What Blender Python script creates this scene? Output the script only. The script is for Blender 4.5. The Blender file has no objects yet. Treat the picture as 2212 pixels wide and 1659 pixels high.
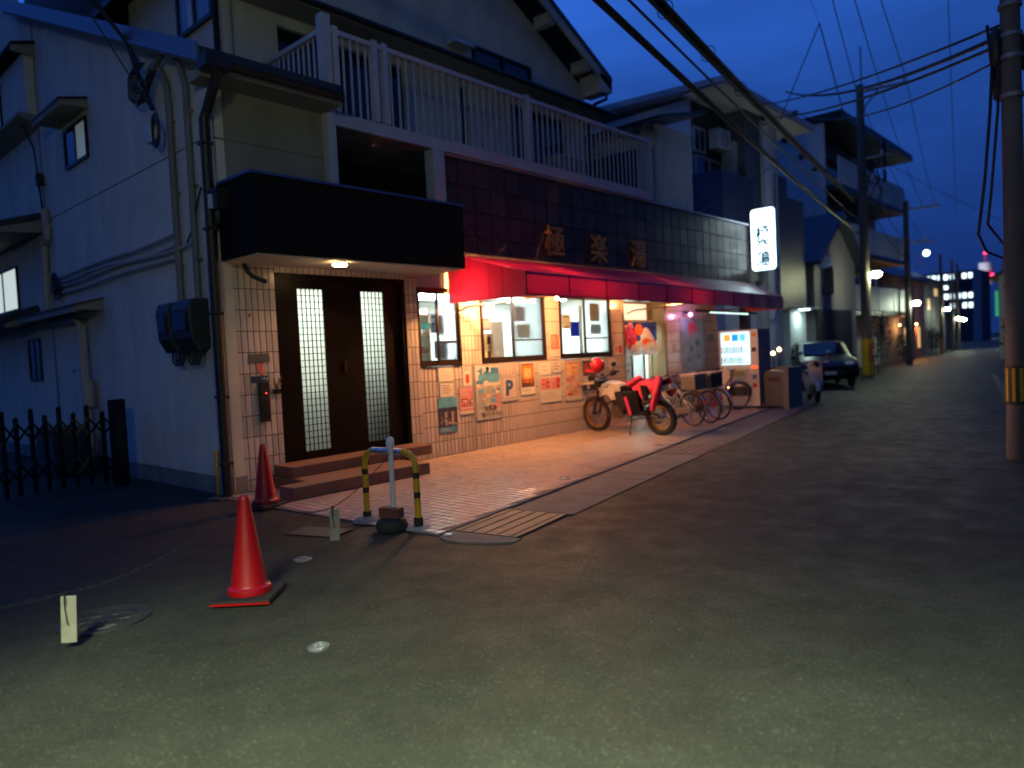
import bpy, bmesh, math, random
from mathutils import Vector, Matrix
from math import sin, cos, pi, radians
random.seed(7)
SC = bpy.context.scene
COL = SC.collection

# ------------------------------------------------------------------ camera, world, exposure
H = 1.55
yaw, pitch, roll = radians(42.337), radians(-2.312), radians(-2.793)
fw = Vector((-sin(yaw)*cos(pitch), cos(yaw)*cos(pitch), sin(pitch)))
rt = Vector((cos(yaw), sin(yaw), 0)); up = rt.cross(fw)
R_ = rt*cos(roll) + up*sin(roll); U_ = up*cos(roll) - rt*sin(roll)
cd = bpy.data.cameras.new('camera'); cam = bpy.data.objects.new('camera', cd); COL.objects.link(cam)
cam.matrix_world = Matrix(((R_.x, U_.x, -fw.x, 0), (R_.y, U_.y, -fw.y, 0), (R_.z, U_.z, -fw.z, H), (0, 0, 0, 1)))
cd.sensor_width = 36; cd.lens = 1557/2212*36; cd.clip_start = .05; cd.clip_end = 3000
cd.dof.use_dof = True; cd.dof.focus_distance = 5.8; cd.dof.aperture_fstop = .95
SC.camera = cam

W = bpy.data.worlds.new('World'); SC.world = W; W.use_nodes = True
nt = W.node_tree; nt.nodes.clear()
def nd(t, ty, **k):
    n = t.nodes.new(ty)
    for a, b in k.items(): setattr(n, a, b)
    return n
tc = nd(nt, 'ShaderNodeTexCoord'); sx = nd(nt, 'ShaderNodeSeparateXYZ')
nt.links.new(tc.outputs['Generated'], sx.inputs[0])
rp = nd(nt, 'ShaderNodeValToRGB'); rp.color_ramp.interpolation = 'EASE'
rp.color_ramp.elements[0].position = 0.0; rp.color_ramp.elements[0].color = (.0064, .0245, .135, 1)
rp.color_ramp.elements[1].position = .62; rp.color_ramp.elements[1].color = (.023, .112, .53, 1)
nt.links.new(sx.outputs['Z'], rp.inputs[0])
# the after-glow lies to the west (-x): a slow brightening towards it, the same all the way round
dt = nd(nt, 'ShaderNodeVectorMath', operation='DOT_PRODUCT'); dt.inputs[1].default_value = (-.93, .37, 0)
nt.links.new(tc.outputs['Generated'], dt.inputs[0])
mr = nd(nt, 'ShaderNodeMapRange'); mr.inputs[1].default_value = -1; mr.inputs[2].default_value = 1
mr.inputs[3].default_value = .2; mr.inputs[4].default_value = 1.38
nt.links.new(dt.outputs['Value'], mr.inputs[0])
mp = nd(nt, 'ShaderNodeMapping'); mp.inputs['Scale'].default_value = (1, 1, 4.5)
nz = nd(nt, 'ShaderNodeTexNoise'); nz.inputs['Scale'].default_value = 2.6; nz.inputs['Detail'].default_value = 6
nt.links.new(tc.outputs['Generated'], mp.inputs[0]); nt.links.new(mp.outputs[0], nz.inputs['Vector'])
mr2 = nd(nt, 'ShaderNodeMapRange'); mr2.inputs[1].default_value = .3; mr2.inputs[2].default_value = .72
mr2.inputs[3].default_value = .76; mr2.inputs[4].default_value = 1.24
nt.links.new(nz.outputs['Fac'], mr2.inputs[0])
ml = nd(nt, 'ShaderNodeMath', operation='MULTIPLY'); nt.links.new(mr.outputs[0], ml.inputs[0]); nt.links.new(mr2.outputs[0], ml.inputs[1])
bg = nd(nt, 'ShaderNodeBackground'); nt.links.new(rp.outputs[0], bg.inputs[0]); nt.links.new(ml.outputs[0], bg.inputs[1])
wo = nd(nt, 'ShaderNodeOutputWorld'); nt.links.new(bg.outputs[0], wo.inputs[0])

SC.render.engine = 'CYCLES'
SC.cycles.use_denoising = True
SC.cycles.max_bounces = 7; SC.cycles.diffuse_bounces = 3; SC.cycles.glossy_bounces = 3
SC.cycles.transmission_bounces = 4; SC.cycles.transparent_max_bounces = 10
SC.cycles.sample_clamp_indirect = 4; SC.cycles.caustics_reflective = False; SC.cycles.caustics_refractive = False
SC.view_settings.view_transform = 'Standard'; SC.view_settings.look = 'None'
SC.view_settings.exposure = 0; SC.view_settings.gamma = 1; SC.view_settings.use_curve_mapping = False

# ------------------------------------------------------------------ materials
MATS = {}
def mat(name, col, rough=.6, metal=0, var=.12, scale=6, bump=0, bscale=60, rnd=0, emit=0, ecol=None, dirt=0, coat=0, spec=.5):
    if name in MATS: return MATS[name]
    m = bpy.data.materials.new(name); m.use_nodes = True; t = m.node_tree; b = t.nodes['Principled BSDF']
    MATS[name] = m
    b.inputs['Roughness'].default_value = rough; b.inputs['Metallic'].default_value = metal
    b.inputs['Specular IOR Level'].default_value = spec
    b.inputs['Coat Weight'].default_value = coat
    c = nd(t, 'ShaderNodeTexCoord'); n = nd(t, 'ShaderNodeTexNoise')
    n.inputs['Scale'].default_value = scale; n.inputs['Detail'].default_value = 7; n.inputs['Roughness'].default_value = .6
    t.links.new(c.outputs['Object'], n.inputs['Vector'])
    h = nd(t, 'ShaderNodeHueSaturation'); h.inputs['Color'].default_value = (*col, 1)
    r = nd(t, 'ShaderNodeMapRange'); r.inputs[1].default_value = .25; r.inputs[2].default_value = .75
    r.inputs[3].default_value = 1-var; r.inputs[4].default_value = 1+var
    t.links.new(n.outputs['Fac'], r.inputs[0]); last = r.outputs[0]
    if rnd:
        oi = nd(t, 'ShaderNodeObjectInfo'); r2 = nd(t, 'ShaderNodeMapRange')
        r2.inputs[3].default_value = 1-rnd; r2.inputs[4].default_value = 1+rnd
        t.links.new(oi.outputs['Random'], r2.inputs[0])
        mu = nd(t, 'ShaderNodeMath', operation='MULTIPLY'); t.links.new(last, mu.inputs[0]); t.links.new(r2.outputs[0], mu.inputs[1]); last = mu.outputs[0]
    if dirt:
        n3 = nd(t, 'ShaderNodeTexNoise'); n3.inputs['Scale'].default_value = 1.3; n3.inputs['Detail'].default_value = 9; n3.inputs['Distortion'].default_value = .6
        mp3 = nd(t, 'ShaderNodeMapping'); mp3.inputs['Scale'].default_value = (1.6, 1.6, .5)
        t.links.new(c.outputs['Object'], mp3.inputs[0]); t.links.new(mp3.outputs[0], n3.inputs['Vector'])
        r3 = nd(t, 'ShaderNodeMapRange'); r3.inputs[1].default_value = .42; r3.inputs[2].default_value = .7
        r3.inputs[3].default_value = 1; r3.inputs[4].default_value = 1-dirt
        t.links.new(n3.outputs['Fac'], r3.inputs[0])
        mu = nd(t, 'ShaderNodeMath', operation='MULTIPLY'); t.links.new(last, mu.inputs[0]); t.links.new(r3.outputs[0], mu.inputs[1]); last = mu.outputs[0]
    t.links.new(last, h.inputs['Value']); t.links.new(h.outputs[0], b.inputs['Base Color'])
    ro = nd(t, 'ShaderNodeMapRange'); ro.inputs[3].default_value = max(.02, rough*.85); ro.inputs[4].default_value = min(1, rough*1.15)
    t.links.new(n.outputs['Fac'], ro.inputs[0]); t.links.new(ro.outputs[0], b.inputs['Roughness'])
    if bump:
        n2 = nd(t, 'ShaderNodeTexNoise'); n2.inputs['Scale'].default_value = bscale; n2.inputs['Detail'].default_value = 4
        t.links.new(c.outputs['Object'], n2.inputs['Vector'])
        bp = nd(t, 'ShaderNodeBump'); bp.inputs['Strength'].default_value = bump; bp.inputs['Distance'].default_value = .01
        t.links.new(n2.outputs['Fac'], bp.inputs['Height']); t.links.new(bp.outputs[0], b.inputs['Normal'])
    if emit:
        b.inputs['Emission Color'].default_value = (*(ecol or col), 1); b.inputs['Emission Strength'].default_value = emit
    return m

def asphalt(name, col, seed):
    m = bpy.data.materials.new(name); m.use_nodes = True; t = m.node_tree; b = t.nodes['Principled BSDF']
    c = nd(t, 'ShaderNodeTexCoord')
    def noise(s, d, ro=.6):
        n = nd(t, 'ShaderNodeTexNoise', noise_dimensions='4D'); n.inputs['Scale'].default_value = s; n.inputs['Detail'].default_value = d
        n.inputs['Roughness'].default_value = ro; n.inputs['W'].default_value = seed; t.links.new(c.outputs['Object'], n.inputs['Vector']); return n
    def rng(o, a, bb, lo, hi):
        r = nd(t, 'ShaderNodeMapRange'); r.inputs[1].default_value = a; r.inputs[2].default_value = bb; r.inputs[3].default_value = lo; r.inputs[4].default_value = hi
        t.links.new(o, r.inputs[0]); return r.outputs[0]
    big = rng(noise(.45, 6).outputs['Fac'], .35, .68, .72, 1.25)
    mid = rng(noise(5, 6).outputs['Fac'], .3, .7, .86, 1.14)
    fine = rng(noise(140, 3, .7).outputs['Fac'], .3, .72, .45, 1.6)
    vo = nd(t, 'ShaderNodeTexVoronoi'); vo.inputs['Scale'].default_value = 95; t.links.new(c.outputs['Object'], vo.inputs['Vector']); b.inputs['Specular IOR Level'].default_value = .1
    sp = nd(t, 'ShaderNodeSeparateColor'); t.links.new(vo.outputs['Color'], sp.inputs[0])
    chip = rng(sp.outputs[0], .90, 1.0, 1, 2.0)
    def mulm(a, bb):
        k = nd(t, 'ShaderNodeMath', operation='MULTIPLY'); t.links.new(a, k.inputs[0]); t.links.new(bb, k.inputs[1]); return k.outputs[0]
    # thin cracks
    v2 = nd(t, 'ShaderNodeTexVoronoi', feature='DISTANCE_TO_EDGE'); v2.inputs['Scale'].default_value = .33
    wn = nd(t, 'ShaderNodeVectorMath', operation='ADD'); nn = noise(1.7, 5); t.links.new(c.outputs['Object'], wn.inputs[0]); t.links.new(nn.outputs['Color'], wn.inputs[1])
    t.links.new(wn.outputs[0], v2.inputs['Vector'])
    crack = rng(v2.outputs['Distance'], .0, .005, .8, 1)
    val = mulm(mulm(mulm(big, mid), mulm(fine, chip)), crack)
    h = nd(t, 'ShaderNodeHueSaturation'); h.inputs['Color'].default_value = (*col, 1); t.links.new(val, h.inputs['Value']); t.links.new(h.outputs[0], b.inputs['Base Color'])
    t.links.new(rng(noise(3, 5).outputs['Fac'], .3, .7, .5, .78), b.inputs['Roughness'])
    bp = nd(t, 'ShaderNodeBump'); bp.inputs['Strength'].default_value = .75; bp.inputs['Distance'].default_value = .008
    t.links.new(noise(80, 4, .75).outputs['Fac'], bp.inputs['Height']); t.links.new(bp.outputs[0], b.inputs['Normal'])
    MATS[name] = m; return m

def emis(name, col, s):
    if name in MATS: return MATS[name]
    m = bpy.data.materials.new(name); m.use_nodes = True; t = m.node_tree; t.nodes.clear()
    e = nd(t, 'ShaderNodeEmission'); e.inputs[0].default_value = (*col, 1); e.inputs[1].default_value = s
    o = nd(t, 'ShaderNodeOutputMaterial'); t.links.new(e.outputs[0], o.inputs[0]); MATS[name] = m; return m

def pane_mat(name, tint, transp, gloss, transl=0, rough=.03):
    if name in MATS: return MATS[name]
    m = bpy.data.materials.new(name); m.use_nodes = True; t = m.node_tree; t.nodes.clear()
    o = nd(t, 'ShaderNodeOutputMaterial')
    a = nd(t, 'ShaderNodeBsdfTransparent'); a.inputs[0].default_value = (*tint, 1)
    g = nd(t, 'ShaderNodeBsdfGlossy'); g.inputs['Roughness'].default_value = rough
    d = nd(t, 'ShaderNodeBsdfTranslucent'); d.inputs[0].default_value = (*tint, 1)
    m1 = nd(t, 'ShaderNodeMixShader'); m1.inputs[0].default_value = transl/(transl+transp) if transl else 0
    t.links.new(a.outputs[0], m1.inputs[1]); t.links.new(d.outputs[0], m1.inputs[2])
    lw = nd(t, 'ShaderNodeLayerWeight'); lw.inputs[0].default_value = .12
    mm = nd(t, 'ShaderNodeMath', operation='MULTIPLY_ADD'); mm.inputs[1].default_value = .6; mm.inputs[2].default_value = gloss
    t.links.new(lw.outputs['Fresnel'], mm.inputs[0])
    m2 = nd(t, 'ShaderNodeMixShader'); t.links.new(mm.outputs[0], m2.inputs[0]); t.links.new(m1.outputs[0], m2.inputs[1]); t.links.new(g.outputs[0], m2.inputs[2])
    t.links.new(m2.outputs[0], o.inputs[0]); MATS[name] = m; return m

def fabric(name, col, transl=.45, rough=.45, coat=0):
    m = bpy.data.materials.new(name); m.use_nodes = True; t = m.node_tree; b = t.nodes['Principled BSDF']
    b.inputs['Roughness'].default_value = rough; b.inputs['Coat Weight'].default_value = coat; b.inputs['Coat Roughness'].default_value = .38
    c = nd(t, 'ShaderNodeTexCoord'); n = nd(t, 'ShaderNodeTexNoise'); n.inputs['Scale'].default_value = 5; n.inputs['Detail'].default_value = 6
    t.links.new(c.outputs['Object'], n.inputs['Vector'])
    h = nd(t, 'ShaderNodeHueSaturation'); h.inputs['Color'].default_value = (*col, 1)
    r = nd(t, 'ShaderNodeMapRange'); r.inputs[3].default_value = .82; r.inputs[4].default_value = 1.15; t.links.new(n.outputs['Fac'], r.inputs[0])
    t.links.new(r.outputs[0], h.inputs['Value']); t.links.new(h.outputs[0], b.inputs['Base Color'])
    d = nd(t, 'ShaderNodeBsdfTranslucent'); t.links.new(h.outputs[0], d.inputs[0])
    mx = nd(t, 'ShaderNodeMixShader'); mx.inputs[0].default_value = transl
    o = t.nodes['Material Output']; t.links.new(b.outputs[0], mx.inputs[1]); t.links.new(d.outputs[0], mx.inputs[2]); t.links.new(mx.outputs[0], o.inputs[0])
    MATS[name] = m; return m

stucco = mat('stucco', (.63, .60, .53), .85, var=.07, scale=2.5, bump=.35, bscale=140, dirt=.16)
stucco_shade = mat('stucco_shaded', (.27, .25, .21), .85, var=.08, scale=2.5, bump=.3, bscale=140, dirt=.2)  # darker copy of stucco: the shade under the eaves is put into its colour
conc = mat('concrete', (.24, .235, .22), .85, var=.25, scale=4, bump=.5, bscale=50, dirt=.35)
concpole = mat('pole_concrete', (.135, .115, .095), .8, var=.2, scale=3, bump=.2, bscale=70, dirt=.3)
slabm = mat('slab_concrete', (.125, .118, .10), .8, var=.22, scale=3.5, bump=.5, bscale=70, dirt=.4)
dark = mat('dark_metal', (.018, .018, .02), .42, .3, var=.2, bump=.05)
blk = mat('black_plastic', (.016, .016, .017), .5, var=.2)
cable = mat('cable_black', (.012, .012, .013), .6, var=.2)
cablegrey = mat('cable_grey', (.16, .15, .13), .65, var=.2)
brown = mat('bronze_aluminium', (.03, .02, .015), .38, .5, var=.15)
tilew = mat('wall_tile', (.58, .505, .475), .2, var=.06, scale=9, rnd=.17, dirt=.2, spec=.5)
grout = mat('grout', (.05, .035, .03), .9, var=.2, bump=.3)
tiled = mat('parapet_tile', (.060, .044, .042), .34, var=.35, scale=3, rnd=.28, bump=.12, bscale=18, dirt=.2, spec=.3)
groutd = mat('parapet_grout', (.02, .016, .016), .9)
tilep = mat('pavement_tile', (.52, .40, .32), .22, var=.10, scale=11, rnd=.12, dirt=.22, bump=.1, bscale=90)
groutp = mat('pavement_grout', (.16, .13, .11), .9, var=.3, bump=.4)
whitem = mat('white_painted_metal', (.47, .47, .52), .35, var=.08, dirt=.15)
canopym = mat('canopy_cladding', (.010, .0095, .010), .75, 0, var=.2, scale=2, spec=.08)
soffit = mat('soffit_board', (.55, .5, .44), .7, var=.1)
stepm = mat('step_tile', (.16, .085, .065), .6, var=.2, scale=10, bump=.3, dirt=.2)
doorm = mat('door_dark_wood', (.006, .004, .003), .4, var=.35, scale=3, bump=.06, spec=.15)
rooft = mat('roof_tile', (.028, .030, .036), .5, var=.3, bump=.1)
flash = mat('roof_flashing', (.10, .13, .24), .4, .2, var=.15)
pvc = mat('pvc_pipe', (.42, .37, .33), .55, var=.12, dirt=.2)
meterm = mat('meter_box', (.022, .025, .024), .5, var=.15)
glassd = mat('dark_glass', (.012, .014, .018), .06, var=.1, spec=.8)
conered = mat('cone_red', (.46, .004, .008), .42, var=.1, scale=4, dirt=.25)
rubber = mat('rubber', (.018, .017, .017), .75, var=.3, bump=.2)
yellow = mat('yellow_paint', (.62, .36, .012), .42, var=.12, dirt=.3)
whitep = mat('white_plastic', (.72, .72, .72), .4, var=.06, dirt=.15)
brick = mat('red_brick', (.14, .045, .038), .85, var=.25, bump=.4)
steel = mat('steel', (.42, .42, .42), .3, .9, var=.15, dirt=.2)
chrome = mat('chrome', (.7, .7, .7), .12, 1, var=.05)
wood = mat('tag_wood', (.38, .34, .27), .7, var=.2, scale=12)
paper = mat('paper', (.68, .64, .58), .7, var=.04)
ink = mat('ink', (.05, .04, .04), .7)
interior = mat('interior_wall', (.68, .72, .70), .7, var=.04)
pane = pane_mat('clear_pane', (.93, .97, .96), .9, .05)
frost = pane_mat('frosted_pane', (.86, .93, .93), .3, .05, .7, .12)
frostd = pane_mat('door_pane', (.9, .9, .84), .45, .04, .55, .08)
awnm = fabric('awning_vinyl', (.46, .014, .075), .10, .34, .8)
def tmat(name, col): return MATS.get(name) or fabric(name, col, .62, .7)
white_lit = emis('fluorescent', (.86, 1, .96), 5)

# ------------------------------------------------------------------ mesh builder
class MB:
    def __init__(s): s.v = []; s.f = []; s.mi = []; s.k = 0
    def add(s, vs, fs):
        o = len(s.v); s.v += [tuple(v) for v in vs]
        s.f += [tuple(i+o for i in f) for f in fs]; s.mi += [s.k]*len(fs); return s
    def box(s, x0, x1, y0, y1, z0, z1):
        vs = [(x, y, z) for x in (x0, x1) for y in (y0, y1) for z in (z0, z1)]
        return s.add(vs, [(0, 1, 3, 2), (4, 6, 7, 5), (0, 4, 5, 1), (2, 3, 7, 6), (0, 2, 6, 4), (1, 5, 7, 3)])
    def obox(s, c, size, ang=0, M=None):
        h = [q/2 for q in size]; M = M or Matrix.Rotation(ang, 3, 'Z'); c = Vector(c)
        vs = [c + M @ Vector((x, y, z)) for x in (-h[0], h[0]) for y in (-h[1], h[1]) for z in (-h[2], h[2])]
        return s.add(vs, [(0, 1, 3, 2), (4, 6, 7, 5), (0, 4, 5, 1), (2, 3, 7, 6), (0, 2, 6, 4), (1, 5, 7, 3)])
    def bar(s, a, b, w, h=None):
        a, b = Vector(a), Vector(b); d = b-a; L = d.length; q = d.to_track_quat('X', 'Z').to_matrix()
        return s.obox((a+b)/2, (L, w, h or w), M=q)
    def tube(s, pts, r, n=8, r1=None, cap=True):
        pts = [Vector(p) for p in pts]; N = len(pts); vs = []; fs = []
        prev = None
        for i, p in enumerate(pts):
            d = (pts[min(i+1, N-1)] - pts[max(i-1, 0)]).normalized()
            if prev is None:
                u = d.orthogonal().normalized()
            else:
                u = (prev - d*prev.dot(d)).normalized()
            prev = u; w = d.cross(u)
            rr = r if r1 is None else r + (r1-r)*i/(N-1)
            vs += [p + (u*cos(2*pi*k/n) + w*sin(2*pi*k/n))*rr for k in range(n)]
        for i in range(N-1):
            for k in range(n):
                fs.append((i*n+k, i*n+(k+1) % n, (i+1)*n+(k+1) % n, (i+1)*n+k))
        if cap: fs += [tuple(range(n))[::-1], tuple(range((N-1)*n, N*n))]
        return s.add(vs, fs)
    def lathe(s, prof, n=20, c=(0, 0, 0), M=None):
        c = Vector(c); M = M or Matrix.Identity(3); vs = []; fs = []
        for r, z in prof: vs += [c + M @ Vector((r*cos(2*pi*k/n), r*sin(2*pi*k/n), z)) for k in range(n)]
        for i in range(len(prof)-1):
            for k in range(n): fs.append((i*n+k, i*n+(k+1) % n, (i+1)*n+(k+1) % n, (i+1)*n+k))
        fs += [tuple(range(n))[::-1], tuple(range((len(prof)-1)*n, len(prof)*n))]
        return s.add(vs, fs)
    def torus(s, c, R, r, M=None, n=32, m=8, a0=0, a1=2*pi):
        c = Vector(c); M = M or Matrix.Identity(3); vs = []; fs = []; full = abs(a1-a0-2*pi) < 1e-6
        N = n if full else n+1
        for i in range(N):
            a = a0+(a1-a0)*i/n
            for k in range(m):
                b = 2*pi*k/m; q = R+r*cos(b)
                vs.append(c + M @ Vector((q*cos(a), r*sin(b), q*sin(a))))
        for i in range(n):
            for k in range(m):
                j = (i+1) % N
                fs.append((i*m+k, i*m+(k+1) % m, j*m+(k+1) % m, j*m+k))
        return s.add(vs, fs)
    def prism(s, poly, f0, f1):
        n = len(poly); vs = [f0(*p) for p in poly]+[f1(*p) for p in poly]
        fs = [tuple(range(n))[::-1], tuple(range(n, 2*n))]+[(i, (i+1) % n, n+(i+1) % n, n+i) for i in range(n)]
        return s.add(vs, fs)
    def sphere(s, c, r, n=14, m=9, sc=(1, 1, 1)):
        prof = [(max(1e-4, sin(pi*i/m)), -cos(pi*i/m)) for i in range(m+1)]
        return s.lathe([(a*r, b*r) for a, b in prof], n, c, Matrix.Diagonal(sc))
    def build(s, name, m, parent=None, smooth=False, loc=None, bevel=0, auto=None):
        o0 = Vector(loc) if loc is not None else (ORG[parent.name] if parent else Vector((0, 0, 0)))
        me = bpy.data.meshes.new(name)
        me.from_pydata([tuple(Vector(v)-o0) for v in s.v], [], s.f); me.update()
        bm = bmesh.new(); bm.from_mesh(me); bmesh.ops.recalc_face_normals(bm, faces=bm.faces)
        if bevel:
            es = [e for e in bm.edges if len(e.link_faces) == 2 and e.calc_face_angle(0) > .5]
            bmesh.ops.bevel(bm, geom=es, offset=bevel, segments=2, affect='EDGES', profile=.6)
        if smooth:
            for f in bm.faces: f.smooth = True
            for e in bm.edges:
                if len(e.link_faces) == 2 and e.calc_face_angle(0) > .8: e.smooth = False
        bm.to_mesh(me); bm.free()
        for q in (m if isinstance(m, (list, tuple)) else [m]): me.materials.append(q)
        if isinstance(m, (list, tuple)) and not bevel:
            for i, p in enumerate(me.polygons): p.material_index = s.mi[i]
        o = bpy.data.objects.new(name, me); COL.objects.link(o)
        if parent:
            o.parent = parent; ORG[o.name] = o0
            if loc is not None: o.location = o0-ORG[parent.name]
        else:
            o.location = o0; ORG[o.name] = o0
        return o
ORG = {}
def tag(o, label=None, cat=None, group=None, kind=None):
    for k, v in (('label', label), ('category', cat), ('group', group), ('kind', kind)):
        if v: o[k] = v
    return o
def thing(name, loc, label, cat, group=None, rot=0):
    o = bpy.data.objects.new(name, None); COL.objects.link(o); o.location = loc; o.rotation_euler = (0, 0, rot)
    o.empty_display_size = .2; ORG[o.name] = Vector(loc) if not rot else Vector((0, 0, 0))
    return tag(o, label, cat, group)
def local(name, loc, rot, label, cat, group=None, tilt=0):   # parts are built in the thing's own frame
    o = bpy.data.objects.new(name, None); COL.objects.link(o); o.location = loc; o.rotation_euler = (tilt, 0, rot)
    ORG[o.name] = Vector((0, 0, 0)); return tag(o, label, cat, group)
def single(mb, name, m, loc, label, cat, group=None, **k):
    return tag(mb.build(name, m, None, loc=loc, **k), label, cat, group)
def inst(me, name, parent, loc, rot=None, scale=None):
    o = bpy.data.objects.new(name, me); COL.objects.link(o); o.parent = parent; o.location = Vector(loc)-ORG[parent.name]
    if rot: o.rotation_euler = rot
    if scale: o.scale = scale
    return o
def dup(o, parent=None):
    c = o.copy(); COL.objects.link(c); ORG[c.name] = ORG.get(o.name, Vector((0, 0, 0)))
    if parent: c.parent = parent
    for ch in o.children: dup(ch, c)
    return c
MX = Matrix(((0, 0, 1), (1, 0, 0), (0, 1, 0)))      # text facing +x: reads along +y, up +z
MY = Matrix(((1, 0, 0), (0, 0, -1), (0, 1, 0)))     # facing -y
def text(name, st, size, M3, loc, m, parent=None, ext=.002, bold=0, sx=1):
    cu = bpy.data.curves.new('txt', 'FONT'); cu.body = st; cu.size = size; cu.extrude = ext; cu.offset = bold
    cu.align_x = 'CENTER'; cu.align_y = 'CENTER'; cu.resolution_u = 3; cu.space_line = .95
    t = bpy.data.objects.new('txt', cu); COL.objects.link(t)
    dg = bpy.context.evaluated_depsgraph_get(); dg.update()
    me = bpy.data.meshes.new_from_object(t.evaluated_get(dg))
    bpy.data.objects.remove(t); bpy.data.curves.remove(cu)
    me.materials.clear(); me.materials.append(m); me.name = name
    o0 = ORG[parent.name] if parent else Vector((0, 0, 0)); L = Vector(loc)
    xs = [v.co.x for v in me.vertices]; zs = [v.co.y for v in me.vertices]; mx, my = (min(xs)+max(xs))/2, (min(zs)+max(zs))/2
    for v in me.vertices: v.co.x -= mx; v.co.y -= my
    for v in me.vertices: v.co = M3 @ Vector((v.co.x*sx, v.co.y, v.co.z))
    o = bpy.data.objects.new(name, me); COL.objects.link(o)
    if parent: o.parent = parent
    o.location = L-o0; ORG[o.name] = L
    return o
def light(name, ty, loc, col, power, parent=None, size=.1, rot=None, spot=None, blend=.5):
    l = bpy.data.lights.new(name, ty); l.color = col; l.energy = power
    if ty == 'AREA':
        l.shape = 'DISK' if not isinstance(size, tuple) else 'RECTANGLE'
        if isinstance(size, tuple): l.size, l.size_y = size
        else: l.size = size
    else: l.shadow_soft_size = size
    if ty == 'SPOT': l.spot_size = spot; l.spot_blend = blend
    o = bpy.data.objects.new(name, l); COL.objects.link(o)
    if parent: o.parent = parent; o.location = Vector(loc)-ORG[parent.name]
    else: o.location = loc
    if rot: o.rotation_euler = rot
    return o

# ------------------------------------------------------------------ ground, road, gutter, pavement
asph = asphalt('asphalt', (.046, .047, .034), 1.3); asph2 = asphalt('asphalt_yard', (.028, .025, .016), 5.1)
KA = radians(10.05); KO = Vector((-4.76, 4.18, 0)); ke = Vector((-sin(KA), cos(KA), 0)); kn = Vector((cos(KA), sin(KA), 0))
def K(u, v, z=0): return KO + ke*u + kn*v + Vector((0, 0, z))
g = MB()
def kq(mb, u0, u1, v0, v1, z=0): mb.add([K(u0, v0, z), K(u1, v0, z), K(u1, v1, z), K(u0, v1, z)], [(0, 1, 2, 3)])
S0, S1, SV = 1.12, 11.7, .06
kq(g, -400, 900, -600, 0, -.012); kq(g, -400, 900, SV, 600, -.012); kq(g, -400, S0, 0, SV, -.012); kq(g, S1, 900, 0, SV, -.012)
tag(g.build('ground', asph), kind='structure')
sl = MB()
sl.add([K(S0, 0, -.012), K(S1, 0, -.012), K(S1, 0, -.3), K(S0, 0, -.3)], [(0, 1, 2, 3)]); sl.add([K(S0, SV, -.012), K(S1, SV, -.012), K(S1, SV, -.3), K(S0, SV, -.3)], [(0, 1, 2, 3)])
kq(sl, S0, S1, 0, SV, -.3); sl.add([K(S0, 0, -.012), K(S0, SV, -.012), K(S0, SV, -.3), K(S0, 0, -.3)], [(0, 1, 2, 3)]); sl.add([K(S1, 0, -.012), K(S1, SV, -.012), K(S1, SV, -.3), K(S1, 0, -.3)], [(0, 1, 2, 3)])
tag(sl.build('drain_channel', conc), kind='structure')
r = MB(); BEND = K(25.4, .772, -.004); BEND2 = K(25.4, 4.65, -.004); ed = Vector((-.13, .9915, 0))
r.add([K(-60, .772, -.004), BEND, BEND2, K(-60, 4.65, -.004)], [(0, 1, 2, 3)]); r.add([BEND, BEND+ed*140, BEND2+ed*140, BEND2], [(0, 1, 2, 3)])
tag(r.build('road', asph), kind='structure')
# concrete gutter lids, checker plates between the pavement and the road
gut = bpy.data.objects.new('gutter', None); COL.objects.link(gut); ORG['gutter'] = Vector((0, 0, 0)); tag(gut, kind='structure')
def slab(u0, u1, v0, v1, z0, z1, name, m, ribs=0):
    b = MB(); c = K((u0+u1)/2, (v0+v1)/2, (z0+z1)/2)
    b.obox(c, (v1-v0, u1-u0, z1-z0), KA)
    o = b.build(name, m, gut, bevel=.006)
    if ribs:
        q = MB()
        for i in range(ribs):
            v = v0+(v1-v0)*(i+.5)/ribs
            q.obox(K((u0+u1)/2, v, z1+.002), (.010, (u1-u0)*.96, .007), KA)
        q.build('rib', m, gut)
    return o
platem = mat('checker_plate', (.10, .08, .065), .65, .15, var=.35, scale=7, bump=.2, dirt=.3)
slab(.16, 1.08, .03, .70, -.03, .006, 'checker_plate', platem, 5)
u = 1.10
for L in (.93, 1.0, 1.0, 1.02):
    slab(u, u+L-.008, SV, .76, -.04, .004+random.uniform(0, .003), 'gutter_lid', slabm); u += L
slab(5.07, 6.1, .03, .76, -.03, .005, 'checker_plate', platem, 6)
u = 6.12
for L in (1.0, 1.0, 1.0, 1.0, 1.0, 1.0, 1.0, 1.0, 1.0, 1.0):
    slab(u, u+L-.008, SV, .78, -.04, .003+random.uniform(0, .003), 'gutter_lid', slabm); u += L
# the rounded kerb nose at the yard corner
kb = MB()
pts = [K(.02, .02), K(.15, .02), K(.15, .76), K(.03, .76), K(-.06, .60), K(-.14, .36), K(-.14, .18), K(-.08, .06)]
kb.prism([(p.x, p.y) for p in pts], lambda x, y: (x, y, -.03), lambda x, y: (x, y, .003)); kb.build('kerb_nose', slabm, gut, bevel=.01)
# far side edge line of the road (kerb stones on the right)
kr = bpy.data.objects.new('kerb', None); COL.objects.link(kr); ORG['kerb'] = Vector((0, 0, 0)); tag(kr, kind='structure')
for i in range(18):
    b = MB(); b.obox(K(-2+i*1.5, 4.72, .04), (.14, 1.49, .14), KA); b.build('kerb_stone', slabm, kr, bevel=.012)

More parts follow.
